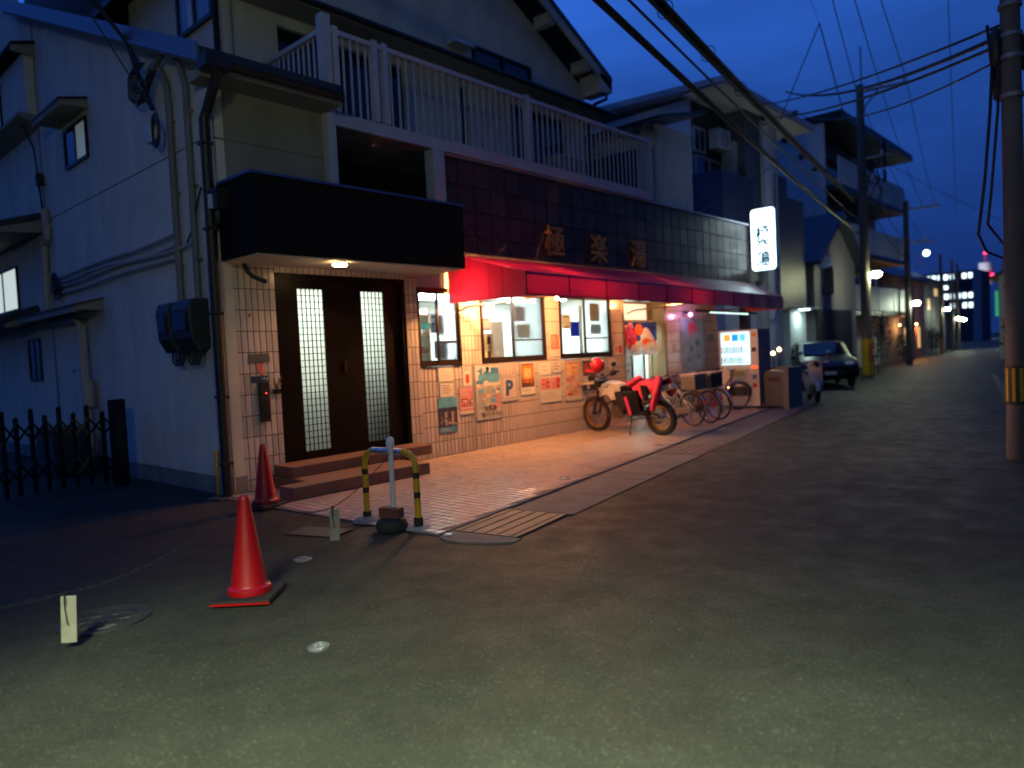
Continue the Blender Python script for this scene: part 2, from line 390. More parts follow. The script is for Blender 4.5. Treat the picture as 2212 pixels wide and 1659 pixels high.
# pavement: base sheet and mosaic tiles
PX0 = -8.455
def pav_edge(y): # x of the pavement's road-side edge
    return K((y-4.18)/cos(KA), -.005).x
pv = MB()
poly = [(PX0, 3.98), (-7.38, 4.0), (K(-.02, -.005).x, K(-.02, -.005).y), (K(12.5, -.005).x, K(12.5, -.005).y), (-7.25, 17.3), (PX0-1.4, 17.3), (PX0-1.4, 12.9), (PX0, 12.9)]
pv.prism(poly, lambda x, y: (x, y, -.06), lambda x, y: (x, y, .002))
pav = tag(pv.build('pavement', groutp, None, loc=(-6.6, 9, 0)), kind='structure')
TP = .102; tile_me = None
b = MB(); b.box(-.047, .047, -.047, .047, -.004, .004)
tile_o = b.build('tile', tilep, None, bevel=.003); tile_me = tile_o.data; bpy.data.objects.remove(tile_o)
cells = []
for i in range(0, 50):
    for j in range(0, 134):
        x = PX0+.06+i*TP; y = 4.03+j*TP
        if x > pav_edge(y)-.05: continue
        if y > 16.4 and x > -7.3: continue
        if y < 6.36 and x < -7.40 and y > 4.72: continue
        lo = 3.99 + (x-PX0)*.03
        if y < lo+.05: continue
        cells.append((math.hypot(x, y), x, y))
cells.sort()
for d, x, y in cells[:300]:
    inst(tile_me, 'tile', pav, (x, y, .0045+random.uniform(-.0008, .0008)), rot=(random.uniform(-.008, .008), random.uniform(-.008, .008), random.uniform(-.008, .008)))
b = MB()
for d, x, y in cells[300:]:
    z = .0085+random.uniform(-.001, .001); h = .046; q = random.uniform(-.0007, .0007); w = random.uniform(-.0007, .0007)
    b.add([(x-h, y-h, z+q+w), (x+h, y-h, z-q+w), (x+h, y+h, z-q-w), (x-h, y+h, z+q-w), (x-h-.003, y-h-.003, .001), (x+h+.003, y-h-.003, .001), (x+h+.003, y+h+.003, .001), (x-h-.003, y+h+.003, .001)],
          [(0, 1, 2, 3), (0, 4, 5, 1), (1, 5, 6, 2), (2, 6, 7, 3), (3, 7, 4, 0)])
tag(b.build('tile_field', tilep, pav), kind='stuff')

# ------------------------------------------------------------------ the bathhouse
BH = thing('bathhouse', (-8.45, 4.1, 0), 'pale two storey bathhouse with tiled front, dark parapet and balcony', 'bathhouse')
XF = -8.45
# side wall facing the yard: two slabs either side of a joint
def side_top(x): return 5.23 + .4245*(XF-x)
w = MB()
w.prism([(XF, .22), (-24, .22), (-24, 4.322), (XF, 4.322)], lambda x, z: (x, 4.10, z), lambda x, z: (x, 4.30, z))
w.build('side_wall', stucco, BH)
w = MB()
w.prism([(XF, 4.338), (-24, 4.338), (-24, 11.5), (-16.2, 11.5), (-16.2, side_top(-16.2)), (XF, side_top(XF)-.02)], lambda x, z: (x, 4.10, z), lambda x, z: (x, 4.30, z))
w.build('side_wall', stucco, BH)
w = MB(); w.box(-24, XF-.02, 4.115, 4.28, 4.32, 4.34); w.build('joint_seal', ink, BH)
w = MB(); w.box(-24, XF+.0, 4.115, 4.33, -.05, .218); w.build('plinth', conc, BH)
w = MB(); w.box(-14.82, -14.76, 4.085, 4.11, .25, 7.8); w.build('joint_strip', stucco_shade, BH)
# front upper wall left of the balcony
w = MB()
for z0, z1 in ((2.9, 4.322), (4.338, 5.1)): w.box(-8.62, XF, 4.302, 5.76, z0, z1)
w.box(-8.6, XF-.015, 4.31, 5.75, 4.32, 4.34); w.build('front_wall', stucco_shade, BH)
w = MB(); w.box(-10, -8.6, 5.6, 5.75, 3.7, 5.1); w.build('return_wall', stucco_shade, BH)
# lean-to roof over that corner with fascia, gutter, downpipe
def zr(x): return 5.02+.4245*(-7.98-x)
w = MB(); w.prism([(-7.98, zr(-7.98)), (-15.75, zr(-15.75)), (-15.75, zr(-15.75)+.1), (-7.98, zr(-7.98)+.1)], lambda x, z: (x, 3.86, z+.06), lambda x, z: (x, 5.72, z+.06))
rf = w.build('roof', rooft, BH)
w = MB(); w.prism([(-8.02, zr(-8.02)-.02), (-15.78, zr(-15.78)-.02), (-15.78, zr(-15.78)+.20), (-8.02, zr(-8.02)+.20)], lambda x, z: (x, 3.82, z), lambda x, z: (x, 3.857, z))
w.build('verge_board', flash, rf)
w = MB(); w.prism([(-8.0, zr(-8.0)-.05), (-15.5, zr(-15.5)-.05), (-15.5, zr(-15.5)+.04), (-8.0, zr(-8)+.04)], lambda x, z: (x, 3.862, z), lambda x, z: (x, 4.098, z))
w.build('verge_soffit', stucco_shade, rf)
w = MB(); w.box(-8.448, -8.0, 4.1, 5.74, 4.93, 4.98); w.box(-8.452, -8.1, 3.9, 4.08, 4.90, 5.0); w.build('eave_soffit', stucco_shade, rf)
n = 12; w = MB()
for y0, y1 in ((3.84, 5.66),):
    prof = [(-.075*cos(a), -.075*sin(a)) for a in [pi*i/n for i in range(n+1)]]
    outer = [(-7.9+a, 5.02+c) for a, c in prof]; inner = [(-7.9+a*.88, 5.02+c*.88+.004) for a, c in prof][::-1]
    w.prism(outer+inner, lambda x, z: (x, y0, z), lambda x, z: (x, y1, z))
w.build('gutter_pipe', blk, BH, smooth=True)
w = MB(); w.box(-8.02, -7.8, 3.82, 4.12, 4.92, 5.06)
w.tube([(-7.93, 4.0, 4.96), (-8.0, 4.02, 4.86), (-8.3, 4.05, 4.62), (-8.38, 4.03, 4.5), (-8.38, 4.03, .02)], .058, 12)
for z in (4.2, 3.2, 2.2, 1.2, .4): w.box(-8.45, -8.31, 3.965, 4.095, z, z+.03)
w.build('downpipe', blk, BH, smooth=True)
w = MB(); w.tube([(-8.41, 4.135, 4.7), (-8.41, 4.135, .05)], .017, 8); w.build('conduit', pvc, BH, smooth=True)

# second floor: side wall, front wall, gable
X2 = -10.0; Y2 = 5.18; YE = 13.95; AP = 10.3; YM = (Y2+YE)/2
w = MB(); w.box(-13.3, X2, Y2, Y2+.15, 5.2, 8.2)
w.build('upper_side_wall', stucco, BH)
w = MB(); w.box(-20, -13.3, Y2+.25, Y2+.4, 6.0, 12.5); w.build('upper_side_recess', rooft, BH)
w = MB()
w.box(X2-.15, X2, Y2+.15, 6.05, 4.9, 7.2); w.box(X2-.15, X2, 6.05, 13.9, 6.75, 7.2); w.box(X2-.15, X2, 8.5, 9.9, 4.9, 6.75)
w.box(X2-.15, X2, 10.1, 11.35, 4.9, 6.75); w.box(X2-.15, X2, 11.35, 13.2, 4.9, 5.15); w.box(X2-.15, X2, 13.2, 13.9, 4.9, 6.75)
w.box(X2-.4, X2-.15, 13.8, 13.9, 4.9, 7.2)
w.build('upper_front_wall', stucco, BH)
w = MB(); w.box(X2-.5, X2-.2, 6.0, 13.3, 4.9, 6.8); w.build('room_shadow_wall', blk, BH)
for (y0, y1, z0, z1) in ((6.05, 7.3, 4.95, 6.73), (7.3, 8.5, 4.95, 6.73), (11.38, 12.3, 5.18, 6.73), (12.3, 13.18, 5.18, 6.73), (9.9, 10.1, 4.95, 6.73)):
    f = MB()
    for a in ((y0, y0+.04, z0, z1), (y1-.04, y1, z0, z1), (y0+.04, y1-.04, z0, z0+.05), (y0+.04, y1-.04, z1-.05, z1)):
        f.box(X2-.11, X2-.05, *a)
    fo = f.build('window', brown, BH)
    q = MB(); q.box(X2-.09, X2-.08, y0+.04, y1-.04, z0+.05, z1-.05); q.build('pane', glassd, fo)
# gable wall above the skirt roof
w = MB(); w.prism([(Y2, 7.2), (YE, 7.2), (YE, 7.62), (YM, 10.0), (Y2, 7.62)], lambda y, z: (X2-.16, y, z), lambda y, z: (X2-.002, y, z))
w.build('gable_wall', stucco, BH)
w = MB()
def zg(y): return 7.72 + .52*(YE+.45-abs(y-YM)-YM) if 0 else 7.74+.52*((YE+.42-YM)-abs(y-YM))
for sgn in (1, -1):
    y0, y1 = YM, YM+sgn*(YE+.42-YM)
    w.prism([(y0, zg(y0)), (y1, zg(y1)), (y1, zg(y1)+.12), (y0, zg(y0)+.12)], lambda y, z: (-16, y, z), lambda y, z: (X2+.52, y, z))
gr = w.build('gable_roof', rooft, BH)
w = MB()
for sgn in (1, -1):
    y0, y1 = YM, YM+sgn*(YE+.40-YM)
    w.prism([(y0, zg(y0)-.2), (y1, zg(y1)-.2), (y1, zg(y1)), (y0, zg(y0))], lambda y, z: (X2+.44, y, z), lambda y, z: (X2+.50, y, z))
w.build('barge_board', stucco, gr)
for y in (YM+1.4, YM+2.75, YM+4.0, YM-1.4, YM-2.75, YM-4.0):
    w = MB(); w.box(X2-.0, X2+.43, y-.09, y+.09, zg(y)-.30, zg(y)-.06); w.build('purlin', stucco, gr)
w = MB(); w.prism([(YE-.02, 7.45), (YE+.42, 7.5), (YE+.44, zg(YE+.4)-.02), (YE-.02, zg(YE)-.05)], lambda y, z: (X2-.1, y, z), lambda y, z: (X2+.5, y, z)); w.build('eave_box', stucco, gr)
w = MB(); w.tube([(-9.7, YE+.47, 7.6), (-9.7, YE+.47, 7.44), (-9.85, YE+.2, 7.3), (-9.95, YE+.06, 7.15), (-9.95, YE+.06, 5)], .04, 8); w.build('downpipe', blk, BH, smooth=True)
# skirt roof
w = MB(); w.prism([(-9.42, 6.93), (-9.42, 7.0), (-10.05, 7.22), (-10.05, 7.12)], lambda x, z: (x, 5.0, z), lambda x, z: (x, 14.25, z)); sk = w.build('skirt_roof', rooft, BH)
w = MB(); w.tube([(-9.38, 5.0, 6.95), (-9.38, 14.3, 6.95)], .05, 8); w.build('gutter_pipe', blk, sk, smooth=True)
w = MB(); w.box(-9.95, -9.44, 5.05, 14.2, 6.9, 6.925); w.build('soffit', stucco_shade, sk)
# gable window and vent hood
f = MB(); y0, y1, z0, z1 = 10.28, 12.0, 7.26, 7.62
for a in ((y0, y1, z0, z0+.05), (y0, y1, z1-.05, z1), (y0, y0+.05, z0+.05, z1-.05), (y1-.05, y1, z0+.05, z1-.05), ((y0+y1)/2-.04, (y0+y1)/2+.04, z0+.05, z1-.05)): f.box(X2, X2+.06, *a)
fo = f.build('window', brown, BH); q = MB(); q.box(X2+.008, X2+.02, y0+.05, y1-.05, z0+.05, z1-.05); q.build('pane', glassd, fo)
w = MB(); w.prism([(0, 0), (.26, 0), (.26, .03), (.04, .2), (0, .2)], lambda a, z: (X2+a, 9.6, 7.44+z), lambda a, z: (X2+a, 10.12, 7.44+z)); w.build('vent_hood', whitep, BH)
# upper side window with dark frame
f = MB(); x0, x1, z0, z1 = -11.35, -10.2, 6.68, 8.1
for a in ((x0, x1, z0, z0+.06), (x0, x1, z1-.06, z1), (x0, x0+.06, z0+.06, z1-.06), (x1-.06, x1, z0+.06, z1-.06), (-10.8, -10.74, z0+.06, z1-.06)): f.box(a[0], a[1], Y2-.06, Y2, a[2], a[3])
fo = f.build('window', brown, BH)
q = MB(); q.box(x0+.06, x1-.06, Y2-.03, Y2-.02, z0+.06, z1-.06); q.build('pane', mat('blue_glass', (.16, .24, .42), .18, var=.3), fo)
q = MB(); q.box(-11.0, -10.83, Y2-.045, Y2-.032, z0+.06, z1-.06); q.build('curtain', mat('pale_curtain', (.6, .68, .8), .6), fo)
w = MB(); w.tube([(-10.08, Y2-.06, 9), (-10.08, Y2-.06, 5.35)], .045, 8); w.build('downpipe', brown, BH, smooth=True)
w = MB(); w.tube([(-9.95, 5.28, 9), (-9.95, 5.28, 5.3)], .02, 6); w.build('conduit', pvc, BH, smooth=True)

# balcony: floor, posts, rails, balusters
BX = -8.40
bal = MB(); bal.box(BX-.03, BX+.03, 5.75, 14.1, 4.80, 4.98); bal = bal.build('balcony', whitem, BH)
w = MB(); w.box(-9.99, BX-.032, 5.80, 13.9, 4.82, 4.90); w.build('floor', conc, bal)
w = MB(); w.box(BX-.045, BX+.045, 5.80, 14.08, 6.035, 6.10); w.build('top_rail', whitem, bal)
w = MB(); w.box(-9.97, BX-.046, 5.755, 5.845, 6.035, 6.10); w.build('top_rail', whitem, bal)
w = MB(); w.box(-9.97, BX-.046, 5.77, 5.83, 4.98, 5.03); w.build('bottom_rail', whitem, bal)
w = MB(); w.box(BX-.07, BX+.07, 5.71, 5.85, 3.78, 6.26); w.build('corner_post', whitem, bal, bevel=.008)
for y in (5.93, 6.60, 6.78, 9.94, 14.04):
    w = MB(); w.box(BX-.055, BX+.055, y-.045, y+.045, 4.985, 6.14); w.build('post', whitem, bal, bevel=.005)
w = MB(); w.box(-.011, .011, -.014, .014, 0, 1.05); bo = w.build('baluster', whitem, None); bme = bo.data; bpy.data.objects.remove(bo)
ys = [6.08+.125*i for i in range(4)]+[6.9+.1505*i for i in range(20)]+[10.08+.1515*i for i in range(26)]
for y in ys: inst(bme, 'baluster', bal, (BX, y, 4.985))
for i in range(11): inst(bme, 'baluster', bal, (-9.85+.13*i, 5.8, 5.0))
w = MB(); w.box(-8.55, BX+.06, 7.62, 7.84, 3.76, 4.79); w.build('pillar', whitem, BH)
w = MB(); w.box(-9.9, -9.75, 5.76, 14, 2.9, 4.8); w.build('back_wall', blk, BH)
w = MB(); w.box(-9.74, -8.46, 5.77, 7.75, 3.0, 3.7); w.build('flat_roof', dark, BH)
# washing pole and sheets seen through the balusters are left dark; low utility box on the balcony
w = MB(); w.box(-9.3, -8.9, 11.5, 12.3, 4.91, 5.5); w.build('balcony_box', stucco_shade, bal)

# entrance block: tiled porch wall
TW = .0868; TH = .264
w = MB(); XW = XF-.012
w.box(XF-.2, XW, 4.12, 4.86, 0, 2.86); w.box(XF-.2, XW, 6.99, 7.22, 0, 2.86); w.box(XF-.2, XW, 4.86, 6.99, 2.75, 2.86)
w.box(XF-.25, XF-.21, 4.14, 4.9, 0, 2.86)
w.build('porch_wall', grout, BH)
# lower front wall under the windows, piers and lintel
XL = -8.49
w = MB()
w.box(XL-.2, XL, 7.225, 8.37, 0, 1.42); w.box(XL-.2, XL+.03, 8.37, 12.86, 0, 1.42)
for y0, y1 in ((8.13, 8.60), (10.29, 10.72), (12.41, 12.86)): w.box(XL-.2, XL, y0, y1, 1.42, 2.66)
w.box(XL-.2, XL, 14.66, 17.18, 0, 2.66)
w.build('front_wall', grout, BH)
w = MB(); w.box(XL+.0, XL+.036, 8.355, 8.369, 0, 1.42); w.build('pier_edge', tilew, BH)
w = MB(); w.box(XL-.2, XL, 7.225, 19.2, 2.66, 3.1); w.build('lintel', mat('lintel_paint', (.5, .46, .42), .6), BH)
# tiles
b = MB(); b.box(-.004, .004, -.5, .5, -.5, .5); to = b.build('wall_tile', tilew, None); wt_me = to.data; bpy.data.objects.remove(to)
tl = []
def tile_area(x, y0, y1, z0, z1, tw, th, zoff=0):
    ny = max(1, round((y1-y0)/tw)); a = (y1-y0)/ny
    z = z0 - zoff
    while z < z1-.02:
        za, zb = max(z, z0), min(z+th, z1)
        for i in range(ny):
            yc = y0+(i+.5)*a
            tl.append((math.hypot(x, yc)/((zb-za)**.5), x, yc, (za+zb)/2, a-.011, zb-za-.010))
        z += th
tile_area(XF-.008, 4.12, 4.86, .01, 2.86, TW, TH, .12)
tile_area(XF-.008, 6.99, 7.22, .01, 2.86, TW, TH, .12)
tile_area(XF-.008, 4.86, 6.99, 2.75, 2.86, TW, TH, 0)
tile_area(XL+.004, 7.225, 8.37, .005, 1.42, .079, .238)
tile_area(XL+.034, 8.37, 12.86, .005, 1.42, .079, .238)
for y0, y1 in ((8.13, 8.60), (10.29, 10.72), (12.41, 12.86)): tile_area(XL+.004, y0, y1, 1.42, 2.66, .079, .238)
tile_area(XL+.004, 14.66, 17.18, .005, 2.66, .1, .238)
tl.sort()
for d, x, y, z, a, h in tl[:300]:
    inst(wt_me, 'wall_tile', BH, (x, y, z), rot=(0, random.uniform(-.003, .003), random.uniform(-.006, .006)), scale=(1, a, h))
b = MB()
for d, x, y, z, a, h in tl[300:]: b.box(x-.004, x+.004+random.uniform(-.0008, .0008), y-a/2, y+a/2, z-h/2, z+h/2)
tag(b.build('tile_cladding', tilew, BH), kind='stuff')
# the porch side facing the yard shows a plain trim
w = MB(); w.box(XF-.22, XF, 4.085, 4.118, .0, 2.86); w.build('corner_trim', mat('trim_grey', (.36, .37, .42), .5), BH)

# parapet with big dark tiles
w = MB(); w.box(XL-.25, XL, 7.85, 19.22, 3.1, 4.76); w.build('parapet', groutd, BH)
w = MB(); w.box(XL-.28, XL+.06, 7.83, 19.25, 4.762, 4.80); w.build('coping', mat('coping_metal', (.30, .34, .44), .35, .4), BH)
b = MB(); b.box(-.006, .006, -.5, .5, -.5, .5); to = b.build('parapet_tile', tiled, None, bevel=.004); pt_me = to.data; bpy.data.objects.remove(to)
ny = 30; a = (19.21-7.86)/ny
for i in range(ny):
    for k in range(4):
        inst(pt_me, 'parapet_tile', BH, (XL+.007+random.uniform(0, .002), 7.86+(i+.5)*a, 3.12+.41*k+.205), rot=(0, random.uniform(-.012, .012), random.uniform(-.015, .015)), scale=(1, a-.018, .41-.018))
w = MB(); w.box(XL-.25, XL-.0, 7.23, 7.85, 2.9, 3.75); w.build('parapet_return', groutd, BH)
gold = mat('gilt_letter', (.62, .27, .045), .4, .25, var=.25, scale=14)
for ch, y in (('極', 10.63), ('楽', 12.05), ('湯', 13.49)):
    text('sign_character', ch, .60, MX, (XL+.055, y, {'極': 3.635, '楽': 3.60, '湯': 3.595}[ch]), gold, BH, ext=.02, bold=.006, sx=1.0)

# canopy over the entrance
CX = -7.605
w = MB(); w.box(-8.448, CX, 4.156, 7.46, 2.85, 3.74); w.build('canopy', canopym, BH, bevel=.006)
w = MB(); w.box(-8.449, CX+.02, 4.135, 7.48, 3.742, 3.775); w.build('canopy_flashing', mat('blue_flashing', (.05, .09, .26), .4, .3), BH)
w = MB(); w.box(-8.445, CX-.03, 4.19, 7.43, 2.832, 2.849); w.build('canopy_soffit', soffit, BH)
w = MB(); w.lathe([(.001, 0), (.075, 0), (.085, .012), (.085, .03), (.0, .03)], 20, (-7.72, 5.36, 2.8)); dl = w.build('downlight', whitep, BH)
w = MB(); w.lathe([(.001, 0), (.085, 0), (.095, .02), (.001, .02)], 20, (-7.72, 5.36, 2.775)); w.build('lamp_disc', emis('warm_disc', (1, .62, .28), 40), dl)
light('downlight_lamp', 'SPOT', (-7.72, 5.36, 2.76), (1, .45, .16), 80, BH, .06, spot=radians(140), blend=1)
# porch flood lamp and drain on the canopy's left end, camera under it
w = MB(); w.box(-8.38, -8.16, 4.02, 4.154, 3.42, 3.62); w.box(-8.42, -8.12, 4.0, 4.155, 3.62, 3.66); w.tube([(-8.3, 4.09, 3.42), (-8.3, 4.09, 3.3), (-8.4, 4.07, 3.2), (-8.4, 4.05, 2.95)], .045, 8); w.build('rain_head', blk, BH)
w = MB(); w.box(-8.40, -8.26, 3.995, 4.018, 3.44, 3.6); w.build('junction_box', mat('box_pale', (.5, .52, .6), .5), BH)
w = MB(); w.tube([(-8.38, 4.42, 2.83), (-8.36, 4.46, 2.72), (-8.3, 4.5, 2.66), (-8.22, 4.62, 2.6)], .028, 8); w.build('security_camera', blk, BH, smooth=True)
# steps
w = MB(); w.prism([(-7.36, 4.3), (-7.36, 6.36), (-8.44, 6.36), (-8.44, 4.66), (-7.66, 4.66), (-7.66, 4.3)], lambda x, y: (x, y, 0), lambda x, y: (x, y, .16)); w.build('step', stepm, BH, bevel=.012)
w = MB(); w.box(-8.44, -7.98, 4.68, 6.95, .161, .30); w.build('step', stepm, BH, bevel=.012)
# sliding entrance doors
w = MB()
for a in ((4.86, 4.92, .22, 2.75), (6.93, 6.99, .22, 2.75), (4.92, 6.93, 2.67, 2.75), (4.92, 6.93, .22, .27)): w.box(-8.6, XF-.02, *a)
df = w.build('door_frame', doorm, BH)
for k, (y0, y1, xx, gy0, gy1) in enumerate(((4.92, 5.95, -8.50, 5.19, 5.58), (5.91, 6.93, -8.545, 6.24, 6.63))):
    gz0, gz1 = .40, 2.56
    w = MB()
    for a in ((y0, gy0, .27, 2.67), (gy1, y1, .27, 2.67), (gy0, gy1, .27, gz0), (gy0, gy1, gz1, 2.67)): w.box(xx-.02, xx+.02, *a)
    dr = w.build('door', doorm, BH)
    q = MB(); q.box(xx-.004, xx+.004, gy0, gy1, gz0, gz1); q.build('pane', frostd, dr)
    for i in range(1, 6):
        y = gy0+(gy1-gy0)*i/6; q = MB(); q.box(xx+.006, xx+.016, y-.006, y+.006, gz0, gz1); q.build('lattice_bar', doorm, dr)
    for i in range(1, 25):
        z = gz0+(gz1-gz0)*i/25; q = MB(); q.box(xx+.005, xx+.013, gy0, gy1, z-.005, z+.005); q.build('lattice_bar', doorm, dr)
q = MB(); q.box(-8.478, -8.462, 5.86, 5.9, 1.42, 1.58); q.build('door_pull', brass if 'brass' in globals() else brown, df)
# entrance hall behind
w = MB(); w.box(-10.3, -10.2, 4.4, 7.2, 0, 2.8); w.box(-10.2, -8.68, 4.35, 4.4, 0, 2.8); w.box(-10.2, -8.68, 7.16, 7.21, 0, 2.8); w.box(-10.2, -8.62, 4.4, 7.16, 2.76, 2.82)
w.build('hall_wall', interior, BH)
w = MB(); w.box(-10.2, -8.62, 4.4, 7.16, .1, .2); w.build('hall_floor', mat('hall_floor', (.1, .08, .06), .5), BH)
w = MB(); w.box(-9.5, -8.9, 4.5, 6.0, .2, 1.15); w.build('hall_bench', mat('hall_bench', (.5, .33, .16), .6), BH)
w = MB(); w.box(-9.2, -8.8, 6.1, 7.1, .2, 1.45); w.box(-9.0, -8.75, 6.2, 7.0, .2, .9); w.build('hall_shelf', mat('hall_shelf', (.09, .08, .065), .6), BH)
w = MB(); w.box(-9.6, -8.95, 5.0, 6.6, 2.70, 2.74); w.build('hall_light', emis('hall_tube', (.88, 1, .95), 23), BH)

# windows of the washing hall lobby
def slider(y0, y1, z0, z1, x, frosted=(0, 1), muntin=True):
    f = MB(); t = .035
    for a in ((y0, y0+t, z0, z1), (y1-t, y1, z0, z1), (y0+t, y1-t, z0, z0+.06), (y0+t, y1-t, z1-.05, z1)): f.box(x-.1, x+.03, *a)
    fo = f.build('window', brown, BH); mid = (y0+y1)/2
    for k, (a, b_) in enumerate(((y0+t, mid+.025), (mid-.025, y1-t))):
        xx = x-.055 if k == 0 else x-.02
        q = MB()
        for c in ((a, a+.03, z0+.06, z1-.05), (b_-.03, b_, z0+.06, z1-.05), (a+.03, b_-.03, z0+.06, z0+.1), (a+.03, b_-.03, z1-.09, z1-.05)): q.box(xx-.012, xx+.015, *c)
        if muntin and k == 1: q.box(xx-.012, xx+.012, a+.04, b_-.04, z0+.37, z0+.395)
        q.build('sash', brown, fo)
        q = MB(); q.box(xx-.003, xx+.003, a+.03, b_-.03, z0+.1, z1-.09); q.build('pane', frost if frosted[k] else pane, fo)
    return fo
W1 = slider(7.235, 8.12, 1.425, 2.655, XL); W2 = slider(8.61, 10.28, 1.425, 2.655, XL); W3 = slider(10.73, 12.40, 1.425, 2.655, XL)
# lobby interior
w = MB(); w.box(-11.1, -11, 7.25, 12.9, 0, 2.7); w.box(-11, -8.7, 7.22, 7.26, 0, 2.7); w.box(-11, -8.7, 12.86, 12.9, 0, 2.7); w.box(-11, -8.7, 7.26, 12.86, 2.68, 2.72)
w.build('lobby_wall', interior, BH)
w = MB(); w.box(-11, -8.7, 7.26, 12.86, .05, .15); w.build('lobby_floor', mat('lobby_floor', (.35, .25, .15), .5), BH)
for y in (8.3, 11.2):
    w = MB(); w.box(-10.0, -9.3, y-.5, y+.8, 2.63, 2.67); w.build('lobby_light', emis('lobby_tube', (.90, 1, .99), 70), BH)
# things in the lobby
t = thing('shoe_locker', (-9.1, 8.65, .1), 'cream shoe locker with numbered doors behind the middle window', 'locker')
w = MB(); w.box(-9.3, -8.95, 8.64, 9.36, .15, 1.95); w.build('body', mat('locker_body', (.6, .55, .42), .5), t)
lk = mat('locker_door', (.62, .6, .5), .45, rnd=.1)
for i in range(3):
    for k in range(3):
        y = 8.66+i*.235; z = 1.2+k*.25
        d = MB(); d.box(-8.949, -8.93, y, y+.22, z, z+.235); do = d.build('locker_door', lk, t)
        d = MB(); d.box(-8.929, -8.925, y+.07, y+.15, z+.06, z+.19); d.build('number_plate', ink, do)
w = MB(); w.box(-9.2, -9.06, 9.02, 9.12, .15, 2.3); single(w, 'door_post', mat('post_grey', (.1, .12, .13), .5), (-9.1, 9.07, .15), 'dark grey post standing inside the middle window', 'post')
w = MB(); w.box(-9.9, -9.5, 9.9, 10.25, .15, 2.2); single(w, 'cabinet', mat('cab_white', (.7, .75, .75), .5), (-9.7, 10.1, .15), 'white cabinet inside behind the middle window', 'cabinet')
w = MB(); w.box(-9.4, -9.1, 10.8, 11.05, .15, 2.45); single(w, 'wardrobe', mat('ward_brown', (.25, .19, .15), .5), (-9.2, 10.9, .15), 'brown wooden panel inside the right window', 'cabinet')
w = MB(); w.sphere((-9.2, 11.3, 1.5), .17, sc=(1, 1.15, .9)); single(w, 'pale_dome', mat('dome_cream', (.75, .62, .42), .5, emit=.25, ecol=(1, .7, .4)), (-9.2, 11.3, 1.35), 'cream round dome low inside the right window, with added glow', 'lamp', smooth=True)  # pale dome of unknown kind; its faint glow is added
t = thing('lobby_shelf', (-9.4, 7.5, .15), 'pale open shelf unit inside the leftmost window', 'shelf')
w = MB()
for z in (1.3, 1.62, 1.95, 2.28): w.box(-9.6, -9.3, 7.3, 8.2, z, z+.03)
w.build('shelf_board', MATS['locker_body'], t)
w = MB()
for y in (7.3, 7.75, 8.17): w.box(-9.6, -9.3, y, y+.03, .15, 2.4)
w.build('shelf_side', MATS['locker_body'], t)
rs0 = random.Random(11)
for k, (z, lab) in enumerate(((1.33, 'lowest'), (1.65, 'middle'), (1.98, 'highest'))):
    w = MB(); y = 7.36
    while y < 8.05:
        a_ = rs0.uniform(.04, .11); w.box(-9.52, -9.36, y, y+a_, z, z+rs0.uniform(.1, .24)); y += a_+rs0.uniform(.005, .05)
    single(w, 'goods_row', mat('goods_%d' % k, ((.16, .28, .30), (.42, .2, .14), (.2, .22, .3))[k], .5, var=.6, scale=9), (-9.44, 7.7, z), 'row of small boxes on the %s board behind the leftmost window' % lab, 'goods')
w = MB()
for i in range(12): w.box(-9.0+.03*sin(i*1.9), -8.99+.03*sin(i*1.9), 12.0+i*.035, 12.036+i*.035, .6, 2.5)
single(w, 'lobby_curtain', tmat('curtain_cream', (.6, .55, .45)), (-9, 12.2, .6), 'cream curtain drawn aside in the right window', 'curtain')
# small papers inside the windows
def sheet(x, y0, y1, z0, z1, m, label, marks=0, cat='notice', group=None, mm=None, thick=.004):
    b = MB(); b.box(x, x+thick, y0, y1, z0, z1)
    o = single(b, 'notice' if cat == 'notice' else 'poster', m, (x, (y0+y1)/2, z0), label, cat, group)
    if marks:
        q = MB(); H_ = z1-z0; Wd = y1-y0
        for i in range(marks):
            z = z1-H_*(.16+.72*i/max(1, marks-1)); L = Wd*random.uniform(.45, .78); s_ = y0+Wd*.1+random.uniform(0, Wd*.08)
            yy = s_
            while yy < s_+L:
                l = random.uniform(.02, .05)*min(1, Wd/.25); q.box(x+thick, x+thick+.001, yy, min(yy+l, s_+L), z-.010, z+.010); yy += l+.012
        tag(q.build('print', mm or ink, o), kind='stuff')
    return o
pl = tmat('poster_blue', (.03, .09, .42)); pp = tmat('poster_pale', (.55, .55, .55))
sheet(XL-.072, 7.56, 7.82, 1.95, 2.25, tmat('paper_lilac', (.55, .55, .62)), 'pale sheet taped inside the leftmost window, upper one', 3)
sheet(XL-.072, 7.62, 7.88, 1.55, 1.83, tmat('poster_city', (.34, .36, .4)), 'grey picture sheet inside the leftmost window, lower one')
sheet(XL-.080, 7.28, 7.62, 2.02, 2.12, tmat('teal_strip', (.05, .34, .38)), 'teal strip across the leftmost window pane')
sheet(XL-.075, 8.72, 8.92, 1.98, 2.2, tmat('paper_back', (.75, .73, .68)), 'white sheet inside the middle window beside the post', 2)
sheet(XL-.05, 9.5, 9.78, 2.15, 2.4, tmat('paper_lilac', (1, 1, 1)), 'pale notice high on the frosted sash of the middle window', 4, mm=mat('faint_ink', (.4, .42, .44), .7))
sheet(XL-.05, 9.52, 9.9, 1.86, 2.1, tmat('paper_back', (.75, .73, .68)), 'pale notice low on the frosted sash of the middle window', 4, mm=MATS['faint_ink'])
sheet(XL+.012-.05, 10.86, 11.12, 2.0, 2.27, tmat('paper_cream', (.8, .66, .42)), 'cream notice with black print in the right window', 2)
sheet(XL-.06, 11.13, 11.42, 1.85, 2.14, pl, 'blue poster in the middle of the right window', 0, 'poster')
